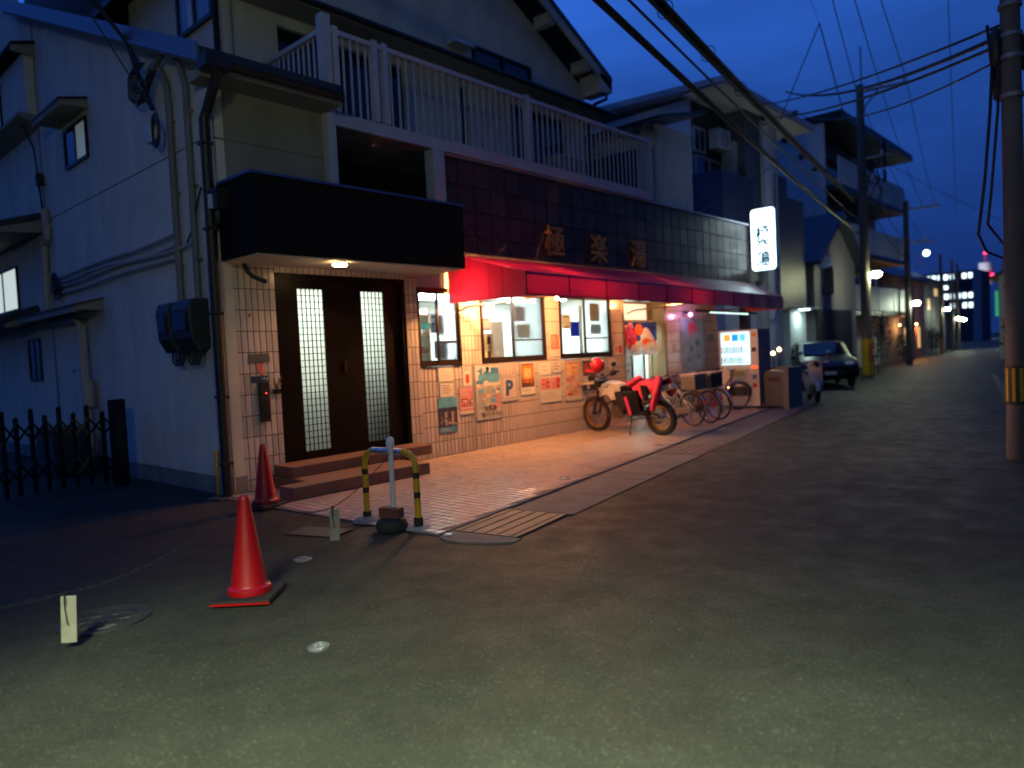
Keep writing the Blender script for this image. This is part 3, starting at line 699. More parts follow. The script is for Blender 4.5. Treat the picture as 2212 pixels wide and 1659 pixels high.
sheet(XL-.05, 11.72, 12.06, 2.15, 2.5, tmat('poster_amber', (.5, .33, .2)), 'amber picture poster high on the right sash', 0, 'poster')
sheet(XL-.05, 11.72, 12.1, 1.9, 2.1, pp, 'grey printed sheet under the amber poster in the right window', 3, mm=MATS['faint_ink'])

# posters on the tile wall
def poster(y0, y1, z0, z1, label, prints, m=paper, frame=None, cat='poster', x=None, name='poster'):
    x = x if x is not None else XL+.042 if y0 > 8.36 else XL+.012
    b = MB(); b.box(x, x+.005, y0, y1, z0, z1)
    o = single(b, name, m, (x, (y0+y1)/2, z0), label, cat, bevel=0)
    Wd, Hh = y1-y0, z1-z0
    lay = {}
    for (a, b_, c, d, mm, dz) in prints:
        q = lay.setdefault((mm.name, dz), [MB(), mm])[0]
        q.box(x+.005+dz*.0012, x+.0062+dz*.0012, y0+Wd*a, y0+Wd*b_, z0+Hh*c, z0+Hh*d)
    for (k, dz), (q, mm) in lay.items(): tag(q.build('print', mm, o), kind='stuff' if len(q.v) > 8 else None)
    if frame:
        q = MB(); e = .012
        for a in ((y0-e, y1+e, z1, z1+e), (y0-e, y1+e, z0-e, z0), (y0-e, y0, z0, z1), (y1, y1+e, z0, z1)): q.box(x, x+.008, *a)
        q.build('edge_frame', frame, o)
    return o, x+.007
def lines(n, a, b, c, d, m, dz=0):
    out = []
    for i in range(n):
        z = d-(d-c)*(i+.5)/n; hh = (d-c)/n*.32; p = a
        end = a+(b-a)*random.uniform(.6, 1)
        while p < end:
            l = random.uniform(.04, .12); out.append((p, min(p+l, end), z-hh/2, z+hh/2, m, dz)); p += l+.03
    return out
def busy(n, a, b, c, d, mats, dz, seed):
    r_ = random.Random(seed); out = []
    for i in range(n):
        x = r_.uniform(a, b-.05); z = r_.uniform(c, d-.03); out.append((x, min(b, x+r_.uniform(.03, .2)), z, min(d, z+r_.uniform(.015, .09)), r_.choice(mats), dz+.25*(i % 3)))
    return out
film = mat('laminate_edge', (.36, .42, .46), .3)
redp = mat('print_red', (.50, .04, .05), .5, var=.4, scale=16); pinkp = mat('print_pink', (.62, .25, .25), .5, var=.3, scale=12)
bluep = mat('print_blue', (.05, .22, .42), .5, var=.5, scale=16); navyp = mat('print_navy', (.02, .035, .10), .5, var=.5, scale=22)
skyp = mat('print_sky', (.10, .38, .58), .5, var=.35, scale=10); brownp = mat('print_brown', (.12, .055, .04), .5, var=.6, scale=18)
firep = mat('print_fire', (.72, .22, .05), .5, var=.6, scale=9); firep2 = mat('print_ember', (.9, .52, .2), .5, var=.4, scale=14)
skinp = mat('print_peach', (.66, .42, .30), .5, var=.35, scale=9); greyp = mat('print_grey', (.42, .42, .4), .55, var=.3, scale=9)
poster(7.60, 7.92, 1.18, 1.40, 'white notice with one faint line, top left on the tiles', lines(1, .3, .75, .35, .5, greyp), frame=film)
poster(7.62, 7.91, .94, 1.165, 'white notice with lines of black writing under the faint one', lines(4, .12, .9, .15, .85, ink), frame=film)
pb = lines(2, .1, .7, .02, .14, paper, 2)+[(0, 1, .72, 1, skyp, 0), (0, 1, .16, .72, navyp, 0), (0, 1, 0, .16, bluep, 0)]
for i in range(7): pb.append((.08+.12*i, .19+.12*i, .2, .62+random.uniform(-.06, .06), (brownp, navyp, greyp)[i % 3], 1))
pb += busy(16, .05, .95, .18, .5, (navyp, brownp, greyp), 2, 8)
poster(7.56, 7.96, .37, .92, 'blue poster of a row of standing figures, lowest on the left tiles', pb, m=bluep)
poster(8.13, 8.32, 1.09, 1.385, 'narrow white poster with a red figure beside the big one', [(.3, .7, .12, .6, redp, 0)]+lines(2, .15, .85, .8, .95, ink), frame=film)
poster(8.03, 8.34, .63, 1.065, 'pink and white poster with a red picture band', busy(14, .06, .94, .27, .56, (redp, pinkp, navyp, paper), 2, 1)+[(.05, .95, .25, .58, redp, 0), (.0, 1, .6, 1, pinkp, 0), (.0, 1, .1, .2, pinkp, 0)]+[(.1+.22*i, .26+.22*i, .3, .52, pinkp, 1) for i in range(4)]+lines(3, .1, .9, .68, .95, paper, 1), frame=film)
o, px_ = poster(8.385, 8.97, .50, 1.39, 'large pale poster with blue hill and bath greeting', busy(26, .03, .95, .22, .66, (greyp, skinp, paper, pinkp, skyp), 2, 2)+busy(10, .05, .6, .72, .97, (paper, skyp, bluep), 2, 3)+[(0, 1, .0, .62, greyp, 0), (.12, .98, .72, .84, skyp, 0), (.3, .85, .84, .88, skyp, 0), (.02, .3, .66, .73, bluep, 1), (.62, .95, .84, .96, bluep, 1), (.7, .95, .2, .4, pinkp, 1), (.05, .25, .52, .64, skinp, 1), (.4, .62, .38, .46, skinp, 1), (.08, .35, .2, .5, mat('print_grey2', (.34, .35, .35), .5), 1), (.42, .66, .46, .62, MATS['print_grey2'], 1), (.5, .95, .68, .73, skyp, 1)], m=paper, frame=film)
text('print', 'お風呂', .10, MX, (px_+.004, 8.70, .68), brownp, o, .001); text('print', '湧いてますよ', .082, MX, (px_+.004, 8.72, .575), brownp, o, .001)
for (y0, y1, z0, z1, lab) in ((8.99, 9.41, .77, 1.2, 'parking board with blue letter P beside the fire poster'), (11.84, 12.14, .78, 1.17, 'parking board with blue letter P behind the motorbike')):
    o, px_ = poster(y0, y1, z0, z1, lab, [], m=mat('board_pale', (.6, .52, .46), .5), frame=MATS['faint_ink'], cat='parking sign', name='parking_sign')
    text('letter', 'P', .36 if y0 < 9 else .30, MX, (px_+.002, (y0+y1)/2, (z0+z1)/2), mat('sign_blue', (.02, .10, .26), .5), o, .002, bold=.012)
    q = MB(); e = .03
    for a in ((y0+e, y1-e, z1-e-.006, z1-e), (y0+e, y1-e, z0+e, z0+e+.006), (y0+e, y0+e+.006, z0+e+.006, z1-e-.006), (y1-e-.006, y1-e, z0+e+.006, z1-e-.006)): q.box(px_-.002, px_, *a)
    q.build('border', MATS['sign_blue'], o)
poster(9.50, 9.88, .84, 1.40, 'fiery orange picture poster with a white strip below', busy(12, .1, .9, .24, .5, (brownp, redp, firep), 3, 4)+[(.05, .95, .22, .97, brownp, 0), (.08, .92, .45, .92, firep, 1), (.25, .75, .5, .82, firep2, 2), (.1, .9, .36, .42, firep, 1)]+lines(1, .1, .9, .05, .18, greyp), frame=film)
poster(10.01, 10.35, 1.16, 1.385, 'blank looking white notice above the twin pink posters', lines(2, .2, .8, .2, .8, greyp), frame=film)
poster(10.01, 10.63, .65, 1.13, 'wide poster of two pink pictures side by side', busy(18, .05, .95, .5, .92, (pinkp, redp, greyp, skinp), 2, 5)+[(.03, .48, .48, .93, pinkp, 0), (.52, .97, .48, .93, pinkp, 0), (.3, .48, .55, .9, redp, 1), (.8, .97, .55, .9, redp, 1)]+lines(3, .08, .92, .08, .4, greyp), frame=film)
poster(10.40, 10.66, 1.19, 1.40, 'small notice with bold black lines under the orange one', lines(3, .1, .9, .15, .9, ink), frame=film)
poster(10.40, 10.68, 1.48, 1.92, 'orange red notice on the pier between the windows', [(.08, .92, .3, .95, mat('print_coral', (.75, .2, .1), .5, var=.2), 0)]+lines(5, .2, .8, .4, .88, paper, 1), x=XL+.012)
poster(10.76, 11.28, .63, 1.39, 'tall peach portrait poster left of the motorbike', busy(26, .05, .95, .12, .95, (skinp, firep2, paper, pinkp, greyp), 2, 6)+[(.03, .97, .1, .97, skinp, 0), (.15, .75, .62, .9, firep2, 1), (.35, .8, .35, .6, mat('print_peach2', (.74, .50, .38), .5, var=.3, scale=11), 1), (.15, .4, .12, .18, redp, 1), (.1, .5, .45, .55, pinkp, 1)], frame=film)
poster(11.34, 11.75, .78, 1.37, 'dark red poster with a black picture behind the handlebar', busy(14, .04, .96, .5, .98, (brownp, redp, navyp, pinkp), 2, 7)+[(.0, 1, .48, 1, brownp, 0), (.1, .5, .6, .9, redp, 1), (.0, 1, .0, .24, navyp, 0), (.25, .5, .04, .2, skinp, 1)]+lines(2, .1, .9, .28, .44, greyp), frame=film)
poster(11.85, 12.15, 1.20, 1.35, 'small white slip above the right parking board', lines(2, .2, .8, .2, .8, greyp))
poster(12.22, 12.46, 1.18, 1.38, 'white slip right of the right parking board', lines(2, .2, .8, .2, .8, greyp))
poster(12.5, 12.80, 1.46, 1.66, 'small red notice on the pier by the curtain', [(.5, .95, .1, .9, redp, 0), (.05, .42, .2, .85, pinkp, 0)], x=XL+.012)

# porch wall fittings
w = MB(); w.box(XF, XF+.012, 4.44, 4.72, 1.61, 1.72); single(w, 'name_plate', mat('plate_steel', (.22, .21, .2), .35, .5), (XF, 4.58, 1.61), 'grey metal name plate on porch tiles', 'name plate')
w = MB(); w.box(XF, XF+.004, 4.55, 4.62, 1.49, 1.6); w.box(XF, XF+.004, 4.59, 4.64, 1.45, 1.49); single(w, 'sticker', mat('sticker_red', (.75, .14, .12), .5), (XF, 4.58, 1.45), 'red stickers below the metal name plate', 'sticker')
o = MB(); o.box(XF, XF+.01, 4.46, 4.70, 1.37, 1.44); o = single(o, 'address_plate', navyp, (XF, 4.58, 1.37), 'dark blue address plate reading 14-8', 'address plate')
text('number', '14-8', .055, MX, (XF+.0125, 4.64, 1.405), whitep, o, .001)
t = thing('intercom', (XF, 4.6, .86), 'black intercom panel with a red light by the door', 'intercom')
w = MB(); w.box(XF, XF+.06, 4.54, 4.66, .86, 1.36); w.build('body', blk, t, bevel=.006)
w = MB(); w.lathe([(.0005, 0), (.008, 0), (.006, .004), (.0005, .005)], 10, (XF+.061, 4.615, 1.22), Matrix.Rotation(pi/2, 3, 'Y')); w.build('indicator', emis('red_led', (1, .03, .02), 8), t)
w = MB(); w.box(XF+.0605, XF+.063, 4.56, 4.64, .9, 1.12); w.build('panel', dark, t)
w = MB(); w.lathe([(.001, 0), (.022, 0), (.018, .02), (.001, .024)], 10, (XF, 4.49, 2.2), Matrix.Rotation(pi/2, 3, 'Y')); single(w, 'warning_lamp', mat('amber_lens', (.7, .2, .06), .4), (XF, 4.49, 2.18), 'small orange lens on the porch tiles', 'lamp', smooth=True)
t = thing('hanging_charm', (XF+.02, 4.78, 1.2), 'small straw charm with gold paper hanging by the door', 'charm')
w = MB(); w.box(XF, XF+.03, 4.74, 4.84, 1.2, 1.26); w.build('pocket', brown, t)
w = MB()
for i in range(9): w.tube([(XF+.02, 4.79, 1.25), (XF+.05, 4.79+random.uniform(-.09, .09), 1.25+random.uniform(.08, .2))], .005, 5)
w.build('sprig', mat('sprig', (.12, .12, .04), .7), t)

# ------------------------------------------------------------------ red awning
AW = thing('awning', (-7.6, 12, 2.4), 'long red vinyl awning over the shop front windows', 'awning')
A0, A1 = 7.88, 18.8; FX0, FX1 = -6.81, -7.43
def ax(y): return FX0+(FX1-FX0)*(y-A0)/(A1-A0)
nA = 10; yy = [A0+(A1-A0)*i/nA for i in range(nA+1)]
for i in range(nA):
    y0, y1 = yy[i]+.006, yy[i+1]-.006
    b = MB(); n = 4
    for k in range(n):
        for l in range(4):
            def P(s_, t_):
                y = y0+(y1-y0)*s_; x = -8.44+(ax(y)+8.44)*t_; sag = -.025*sin(pi*t_)*sin(pi*s_)
                return (x, y, 3.2+(2.737-3.2)*t_+sag)
            s0, s1, t0, t1 = k/n, (k+1)/n, l/4, (l+1)/4
            b.add([P(s0, t0), P(s1, t0), P(s1, t1), P(s0, t1)], [(0, 1, 2, 3)])
    b.build('top_panel', awnm, AW, smooth=True)
    b = MB()
    for k in range(6):
        def Q(s_, t_):
            y = y0+(y1-y0)*s_; return (ax(y)+.004+.012*sin(pi*s_)*t_, y, 2.737-.342*t_+.01*sin(s_*pi)*t_)
        s0, s1 = k/6, (k+1)/6
        b.add([Q(s0, 0), Q(s1, 0), Q(s1, .5), Q(s0, .5), Q(s0, 1), Q(s1, 1)], [(0, 1, 2, 3), (3, 2, 5, 4)])
    b.build('valance', awnm, AW, smooth=True)
seam = fabric('awning_seam', (.2, .004, .03), .1, .5)
for y in yy: b = MB(); b.box(ax(y)-.004, ax(y)+.012, y-.008, y+.008, 2.40, 2.74); b.build('seam', seam, AW)
for y, nm in ((A0, 'end_panel'), (A1, 'end_panel')):
    b = MB(); b.add([(-8.44, y, 3.2), (ax(y), y, 2.737), (ax(y), y, 2.395), (-8.44, y, 2.41)], [(0, 1, 2, 3)]); b.build(nm, awnm, AW)
    if y == A0:
        for k in (.3, .55, .72):
            x = -8.44+(ax(y)+8.44)*k; q = MB(); q.box(x-.004, x+.004, y-.004, y-.001, 2.405, 3.2-.463*k); q.build('seam', seam, AW)
b = MB(); b.tube([(FX0-.03, A0+.03, 2.72), (FX1-.03, A1-.03, 2.72)], .022, 8); b.tube([(FX0-.03, A0+.03, 2.42), (FX1-.03, A1-.03, 2.42)], .014, 8)
b.build('front_tube', mat('awning_tube', (.3, .28, .27), .4, .6), AW, smooth=True)
for y0, y1 in ((8.12, 9.25), (13.0, 14.2), (16.4, 17.6)):
    b = MB(); b.tube([(-8.46, y0, 2.3), (-8.3, y0+.03, 2.36), (ax(y1)-.05, y1, 2.50)], .016, 8); b.build('support_arm', MATS['awning_tube'], AW, smooth=True)
# bulbs under the awning
def bulb(x, y, z, label, power, col=(1, .42, .14)):
    t = thing('light_bulb', (x, y, z), label, 'lamp', 'warm bulbs under the red awning')
    b = MB(); b.lathe([(.001, .06), (.018, .06), (.022, .03), (.022, 0), (.001, 0)], 12, (x, y, z+.0)); b.build('socket', blk, t, smooth=True)
    b = MB(); b.sphere((x, y, z-.035), .035, 12, 8); b.build('bulb', emis('bulb_glow', (1, .6, .28), 30), t, smooth=True)
    light('bulb_lamp', 'POINT', (x, y, z-.05), col, power, t, .05)
bulb(-7.95, 8.25, 2.62, 'warm bulb close to the left end of the awning', 500)
bulb(-7.75, 9.75, 2.52, 'warm bulb under the middle of the awning', 410)
bulb(-7.7, 13.6, 2.62, 'warm bulb above the curtained doorway', 130)
t = thing('spot_lamp', (-8.3, 15.42, 2.3), 'small spot lamp glowing magenta above the grey banner', 'lamp')
b = MB(); b.tube([(-8.45, 15.42, 2.36), (-8.34, 15.42, 2.34)], .02, 8); b.build('stem', blk, t)
b = MB(); b.sphere((-8.28, 15.42, 2.29), .05, 12, 8); b.build('lens', emis('magenta_lens', (.9, .25, .95), 8), t, smooth=True)
light('spot_light', 'POINT', (-8.2, 15.4, 2.28), (.95, .45, .9), 7, t, .05)

# ------------------------------------------------------------------ doorway with the curtain
DX = -8.9
w = MB()
for a in ((12.88, 12.96, 0, 2.62), (14.56, 14.64, 0, 2.62), (12.96, 14.56, 2.56, 2.62), (12.96, 14.56, 2.16, 2.2)): w.box(DX-.05, DX+.05, *a)
w.box(DX-.03, XL, 14.58, 14.655, 0, 2.66); w.box(DX-.03, XL, 12.862, 12.94, 0, 2.66)
dw = w.build('doorway_frame', mat('door_alu', (.22, .17, .09), .35, .6), BH)
w = MB(); w.box(DX-.01, DX, 12.96, 14.56, 2.2, 2.56); w.build('transom_pane', mat('transom_lit', (.8, .76, .62), .5, emit=.75, ecol=(1, .95, .74)), dw)
for y in (13.35, 14.5): w = MB(); w.box(DX+.0, DX+.04, y-.02, y+.02, 2.2, 2.56); w.build('transom_bar', MATS['door_alu'], dw)
for y0, y1, xx in ((12.98, 13.78, DX-.02), (13.75, 14.3, DX+.015)):
    w = MB()
    for a in ((y0, y0+.06, 0.02, 2.16), (y1-.06, y1, .02, 2.16), (y0+.06, y1-.06, .02, .12), (y0+.06, y1-.06, 2.08, 2.16)): w.box(xx-.018, xx+.018, *a)
    so = w.build('sliding_door', MATS['door_alu'], dw)
    q = MB(); q.box(xx-.003, xx+.003, y0+.06, y1-.06, .12, 2.08); q.build('pane', frost, so)
w = MB(); w.box(-10.5, -10.4, 12.95, 14.7, 0, 2.7); w.box(-10.4, -8.95, 14.68, 14.72, 0, 2.7); w.box(-10.4, -8.95, 12.91, 12.95, 0, 2.7); w.box(-10.4, -8.95, 12.95, 14.68, 2.66, 2.7); w.build('vestibule_wall', interior, BH)
w = MB(); w.box(-9.9, -9.3, 13.3, 14.3, 2.6, 2.64); w.build('vestibule_light', MATS['lobby_tube'], BH)
NX = -8.66
nr = thing('noren_curtain', (NX, 13.7, 1.4), 'split shop curtain with red character, sun and white mountain', 'curtain')
def fold(y): return NX+.018*sin(y*17)
navyc = fabric('noren_navy', (.02, .035, .16), .3, .8); whitec = fabric('noren_white', (.74, .72, .72), .3, .8)
for y0, y1 in ((13.02, 13.80), (13.83, 14.48)):
    b = MB(); n = 12
    for i in range(n):
        a_, c_ = y0+(y1-y0)*i/n, y0+(y1-y0)*(i+1)/n
        for z0, z1, k in ((1.72, 2.14, 0), (1.40, 1.72, 1)):
            b.k = k; b.add([(fold(a_), a_, z0), (fold(c_), c_, z0), (fold(c_), c_, z1), (fold(a_), a_, z1)], [(0, 1, 2, 3)])
    b.build('curtain_panel', [navyc, whitec], nr)
b = MB(); b.tube([(NX, 12.97, 2.15), (NX, 14.55, 2.15)], .014, 8); b.build('rod', wood, nr, smooth=True)
def decal(poly, m, dx, name='print'):
    b = MB(); cy = sum(p[0] for p in poly)/len(poly); cz = sum(p[1] for p in poly)/len(poly)
    x = NX+.022+dx; n = len(poly)
    b.prism(poly, lambda y, z: (x, y, z), lambda y, z: (x+.002, y, z)); return b.build(name, m, nr)
def disc(cy, cz, ry, rz, n=18, wob=0): return [(cy+ry*cos(2*pi*i/n)*(1+wob*sin(i*2.7)), cz+rz*sin(2*pi*i/n)*(1+wob*sin(i*2.7))) for i in range(n)]
orange_c = mat('noren_orange', (.85, .16, .02), .8); red_c = mat('noren_red', (.8, .03, .06), .8); white_c = mat('noren_white_print', (.78, .76, .76), .8); blue_c = mat('noren_wave', (.04, .14, .55), .8)
decal(disc(13.72, 1.97, .16, .13), orange_c, .001)
decal([(13.74, 1.72), (13.93, 2.0), (14.02, 2.02), (14.12, 1.98), (14.36, 1.74)], white_c, .0035)
decal(disc(14.0, 1.68, .17, .10, wob=.1), orange_c, .006); decal(disc(14.3, 1.68, .12, .06, wob=.1), orange_c, .006)
for i, (a, z) in enumerate(((13.1, 1.98), (13.25, 1.92), (13.12, 1.8), (14.38, 2.03), (14.4, 1.9), (13.3, 2.05), (14.2, 2.06))):
    b = MB(); b.torus((NX+.03, a, z), .07, .008, Matrix.Rotation(pi/2, 3, 'Z'), 14, 5, .2, 2.9); b.torus((NX+.03, a, z), .045, .007, Matrix.Rotation(pi/2, 3, 'Z'), 12, 5, .2, 2.9); b.build('wave_print', blue_c, nr)
for i in range(9): decal(disc(13.06+i*.17, 1.60+.05*sin(i*2.1), .11, .08, 12, .12), white_c, .008+.0006*i)
decal(disc(13.08, 1.93, .10, .06, 12, .12), white_c, .003)
text('print', 'ゆ', .62, MX, (NX+.0345, 13.36, 1.80), mat('noren_pink', (.85, .35, .38), .8), nr, .001, bold=.05)
text('print', 'ゆ', .58, MX, (NX+.037, 13.36, 1.80), red_c, nr, .001, bold=.02)
# patterned lower curtain behind the noren
b = MB(); n = 10
for i in range(n):
    a_, c_ = 13.05+.5*i/n, 13.05+.5*(i+1)/n; b.add([(NX-.08+.02*sin(a_*30), a_, .5), (NX-.08+.02*sin(c_*30), c_, .5), (NX-.08+.02*sin(c_*30), c_, 1.45), (NX-.08+.02*sin(a_*30), a_, 1.45)], [(0, 1, 2, 3)])
lc = single(b, 'lace_curtain', fabric('lace', (.62, .64, .62), .4, .8), (NX-.08, 13.3, .5), 'long pale patterned curtain hanging below the noren', 'curtain')
b = MB()
for i in range(22):
    y = random.uniform(13.08, 13.5); z = random.uniform(.7, 1.4); b.box(NX-.052, NX-.05, y, y+.025, z, z+.06)
b.build('leaf_print', mat('lace_print', (.14, .17, .17), .8), lc)

# grey bath banner beside the doorway
bn = thing('banner', (XL+.02, 15.85, .95), 'tall grey blue hanging banner with red bath character', 'banner')
b = MB(); b.box(XL+.02, XL+.028, 15.25, 16.45, .95, 2.2); b.build('sheet', mat('banner_grey', (.24, .32, .38), .6, var=.35, scale=4), bn)
text('print', 'ゆ', .46, MX, (XL+.031, 15.85, 1.94), mat('banner_red', (.75, .04, .12), .6), bn, .001, bold=.02)
b = MB()
for y, z, r_ in ((15.75, 1.5, .09), (15.6, 1.22, .06), (16.1, 1.3, .05), (16.05, 1.62, .1)): b.prism(disc(y, z, r_, r_, 7, .35), lambda y, z: (XL+.0295, y, z), lambda y, z: (XL+.031, y, z))
b.build('picture', mat('banner_ink', (.09, .12, .16), .6), bn)
b = MB(); b.tube([(XL+.03, 15.2, 2.21), (XL+.03, 16.5, 2.21)], .012, 6); b.build('rod', wood, bn)
sheet(XL+.012, 14.85, 15.08, 1.45, 1.72, paper, 'pale sheet on the tiles between doorway and grey banner', 3, mm=MATS['faint_ink'])
sheet(XL+.012, 16.62, 16.95, 1.7, 1.82, mat('strip_blue', (.2, .35, .42), .5), 'blue strip sign between banner and vending machine', 0)
# awning arm at the far end; its reflected light is put in as glow
t = thing('glowing_arm', (-8.2, 16.6, 2.3), 'slanting awning arm above the vending machine, its reflected light added as glow', 'lamp')
b = MB(); b.bar((-8.42, 15.95, 2.40), (-7.5, 17.3, 2.28), .05, .05); b.build('arm_bar', dark, t)
b = MB(); b.bar((-8.2, 16.25, 2.345), (-7.62, 17.1, 2.27), .04, .03); b.build('tube', emis('arm_sheen', (.75, 1, .98), 1.6), t)

# recess beyond the tile wall
w = MB(); w.box(-9.7, -9.6, 17.2, 19.2, 0, 3.1); w.box(-9.6, -8.72, 17.185, 17.2, 0, 2.66); w.build('passage_wall', mat('navy_siding', (.035, .045, .10), .5, var=.15), BH)
w = MB(); w.box(-9.58, -9.5, 18.2, 19.0, 2.0, 2.62); w.build('passage_panel', mat('passage_panel', (.3, .33, .42), .5), BH)
w = MB(); w.box(-8.7, XL, 18.95, 19.2, 0, 3.1); w.build('end_pier', MATS['navy_siding'], BH)

# ------------------------------------------------------------------ projecting lit sign
sg = thing('lit_sign', (-7.8, 19.3, 3.5), 'tall lit white sign box with coloured characters on the facade', 'sign')
SX0, SX1, SZ0, SZ1, SY = -8.38, -7.74, 3.52, 5.16, 19.18
def rrect(x0, x1, z0, z1, r_, n=5):
    out = []
    for cx, cz, a0 in ((x1-r_, z0+r_, -pi/2), (x1-r_, z1-r_, 0), (x0+r_, z1-r_, pi/2), (x0+r_, z0+r_, pi)):
        out += [(cx+r_*cos(a0+pi/2*i/n), cz+r_*sin(a0+pi/2*i/n)) for i in range(n+1)]
    return out
b = MB(); b.prism(rrect(SX0, SX1, SZ0, SZ1, .09), lambda x, z: (x, SY, z), lambda x, z: (x, SY+.22, z))
b.build('light_box', emis('sign_glow', (.72, .93, 1), 4.6), sg)
b = MB(); b.prism(rrect(SX0-.02, SX1+.02, SZ0-.02, SZ1+.02, .1), lambda x, z: (x, SY+.04, z), lambda x, z: (x, SY+.18, z)); b.build('rim', mat('sign_rim', (.6, .7, .75), .4), sg)
pk = emis('sign_pink', (.85, .05, .22), .7); tl_ = emis('sign_teal', (.0, .12, .22), .6)
b = MB(); b.torus((-8.1, SY-.006, 4.93), .11, .02, None, 20, 6, pi*.85, pi*1.9)
for dx in (-.05, .03): b.tube([(-8.1+dx, SY-.006, 4.92), (-8.085+dx, SY-.006, 4.98), (-8.115+dx, SY-.006, 5.04)], .014, 6)
b.build('bath_mark', pk, sg)
for ch, z in (('極', 4.52), ('楽', 4.17), ('湯', 3.80)): text('character', ch, .40, MY, (-8.06, SY-.004, z), tl_, sg, .002, bold=.012)
b = MB(); b.box(-8.44, SX0-.02, SY+.05, SY+.13, 4.9, 4.98); b.box(-8.44, SX0-.02, SY+.05, SY+.13, 3.7, 3.78); b.build('bracket', steel, sg)
#light('sign_lamp', 'AREA', (-8.06, SY-.02, 4.34), (.78, .93, 1), 150, sg, (.55, 1.5), rot=(pi/2, 0, pi))

# ------------------------------------------------------------------ vending machine (faces the passage, -y)
VY = 16.5; VX0, VX1 = -8.12, -7.14
vm = thing('vending_machine', (-7.67, 16.85, 0), 'white drinks vending machine with bright window at the wall end', 'vending machine')
vw = mat('vend_white', (.68, .66, .62), .35, var=.05, dirt=.1); vs = mat('vend_side', (.16, .17, .25), .4, dirt=.1)
b = MB(); b.box(VX0, VX1, VY+.02, VY+.72, .08, 1.88); b.build('cabinet', vs, vm, bevel=.01)
b = MB(); b.box(VX0, VX1, VY, VY+.018, .06, 1.88); b.build('front_door', vw, vm)
b = MB(); b.box(VX0+.06, VX1-.2, VY-.012, VY-.002, 1.05, 1.83); b.build('display_window', emis('vend_glow', (.62, .95, 1), 1.7), vm)
for k_, (xa, xb, cc) in enumerate(((.14, .30, (1, .45, .06)), (.34, .5, (.03, .35, .95)), (.54, .68, (.2, .75, .9)))):
    b = MB(); b.box(VX0+xa, VX0+xb, VY-.0165, VY-.0125, 1.62, 1.78); b.build('lit_card', emis('vend_card_%d' % k_, cc, 1.1), vm)
cans = [mat('can_%d' % i, c, .35, .1) for i, c in enumerate(((.7, .35, .03), (.03, .28, .6), (.75, .76, .78), (.6, .05, .05), (.1, .4, .15)))]
for row in range(1, 3):
    for i in range(9):
        x = VX0+.10+i*.062; z = 1.62-.25*row
        b = MB(); b.lathe([(.013, 0), (.016, .01), (.016, .10), (.011, .115), (.011, .12)], 10, (x, VY-.05, z)); b.build('drink_can', cans[(i//2+row) % 5 if row == 0 else 2 if (i+row) % 3 else 1], vm, smooth=True)
    b = MB(); b.box(VX0+.07, VX1-.21, VY-.07, VY-.013, 1.60-.25*row, 1.612-.25*row); b.build('shelf', vw, vm)
    b = MB()
    for i in range(9): b.box(VX0+.085+i*.062, VX0+.115+i*.062, VY-.077, VY-.071, 1.582-.25*row, 1.606-.25*row)
    b.build('button_row', mat('vend_button', (.15, .25, .5), .4), vm)
b = MB(); b.box(VX1-.17, VX1-.03, VY-.03, VY-.002, .95, 1.02); b.build('coin_panel', emis('coin_red', (1, .12, .03), 1.6), vm)
for z, c in ((1.35, blk), (.7, bluep), (1.7, cans[0]), (.5, redp)): b = MB(); b.box(VX1-.15, VX1-.05, VY-.015, VY-.001, z, z+.1); b.build('sticker', c, vm)
b = MB(); b.box(VX0+.25, VX1-.35, VY-.02, VY-.001, .78, .92); b.build('coin_return', mat('vend_yellow', (.5, .5, .05), .5), vm)
b = MB(); b.box(VX0+.15, VX1-.2, VY-.03, VY-.001, .3, .52); b.build('pickup_flap', blk, vm)
for x in (VX0+.08, VX1-.08): b = MB(); b.box(x-.04, x+.04, VY+.1, VY+.2, 0, .079); b.build('foot', blk, vm)
b = MB(); b.lathe([(.001, 0), (.09, 0), (.09, .003), (.001, .003)], 18, (VX1+.001, VY+.3, 1.35), Matrix.Rotation(pi/2, 3, 'Y')); b.build('emblem', mat('emblem', (.5, .32, .05), .5), vm)
#light('vend_lamp', 'AREA', ((VX0+VX1)/2-.07, VY-.09, 1.42), (.70, .93, 1), 60, vm, (.6, .7), rot=(pi/2, 0, pi))
# bottle bin and grey screen wall beside it
bb = thing('recycling_bin', (-6.9, 17.1, 0), 'dark grey bottle bin with sloping lid beside vending machine', 'bin')
b = MB(); b.prism([(-7.12, .03), (-6.6, .03), (-6.6, .78), (-6.7, .86), (-7.02, .88), (-7.12, .82)], lambda x, z: (x, 16.7, z), lambda x, z: (x, 17.2, z)); b.build('body', mat('bin_grey', (.075, .08, .11), .45), bb, bevel=.015)
b = MB(); b.box(-7.0, -6.72, 16.685, 16.699, .62, .72); b.build('slot', blk, bb)
b = MB(); b.box(-6.55, -6.43, 16.45, 17.3, 0, .95); b.box(-7.15, -6.551, 17.22, 17.3, 0, .95); single(b, 'screen_wall', mat('screen_grey', (.13, .145, .17), .6, dirt=.2), (-6.6, 17.2, 0), 'low grey screen wall right of the bottle bin', 'wall')
for i, (x, y, z) in enumerate(((-7.36, 17.9, 1.27), (-7.2, 17.9, 1.36))):
    b = MB(); b.sphere((x, y, z), .05, 12, 8)
    t = thing('garden_lamp', (x, y, z-.3), ('left', 'right')[i]+' one of two warm globe lamps above the bottle bin', 'lamp', 'globe lamps beside the vending machine')
    b.build('globe', emis('globe_glow', (1, .68, .28), 12), t, smooth=True)
    b = MB(); b.tube([(x, y, 0), (x, y, z-.04)], .02, 8); b.build('stem', blk, t)
light('globe_lamp', 'POINT', (-7.3, 17.75, 1.3), (1, .6, .25), 3, None, .05)
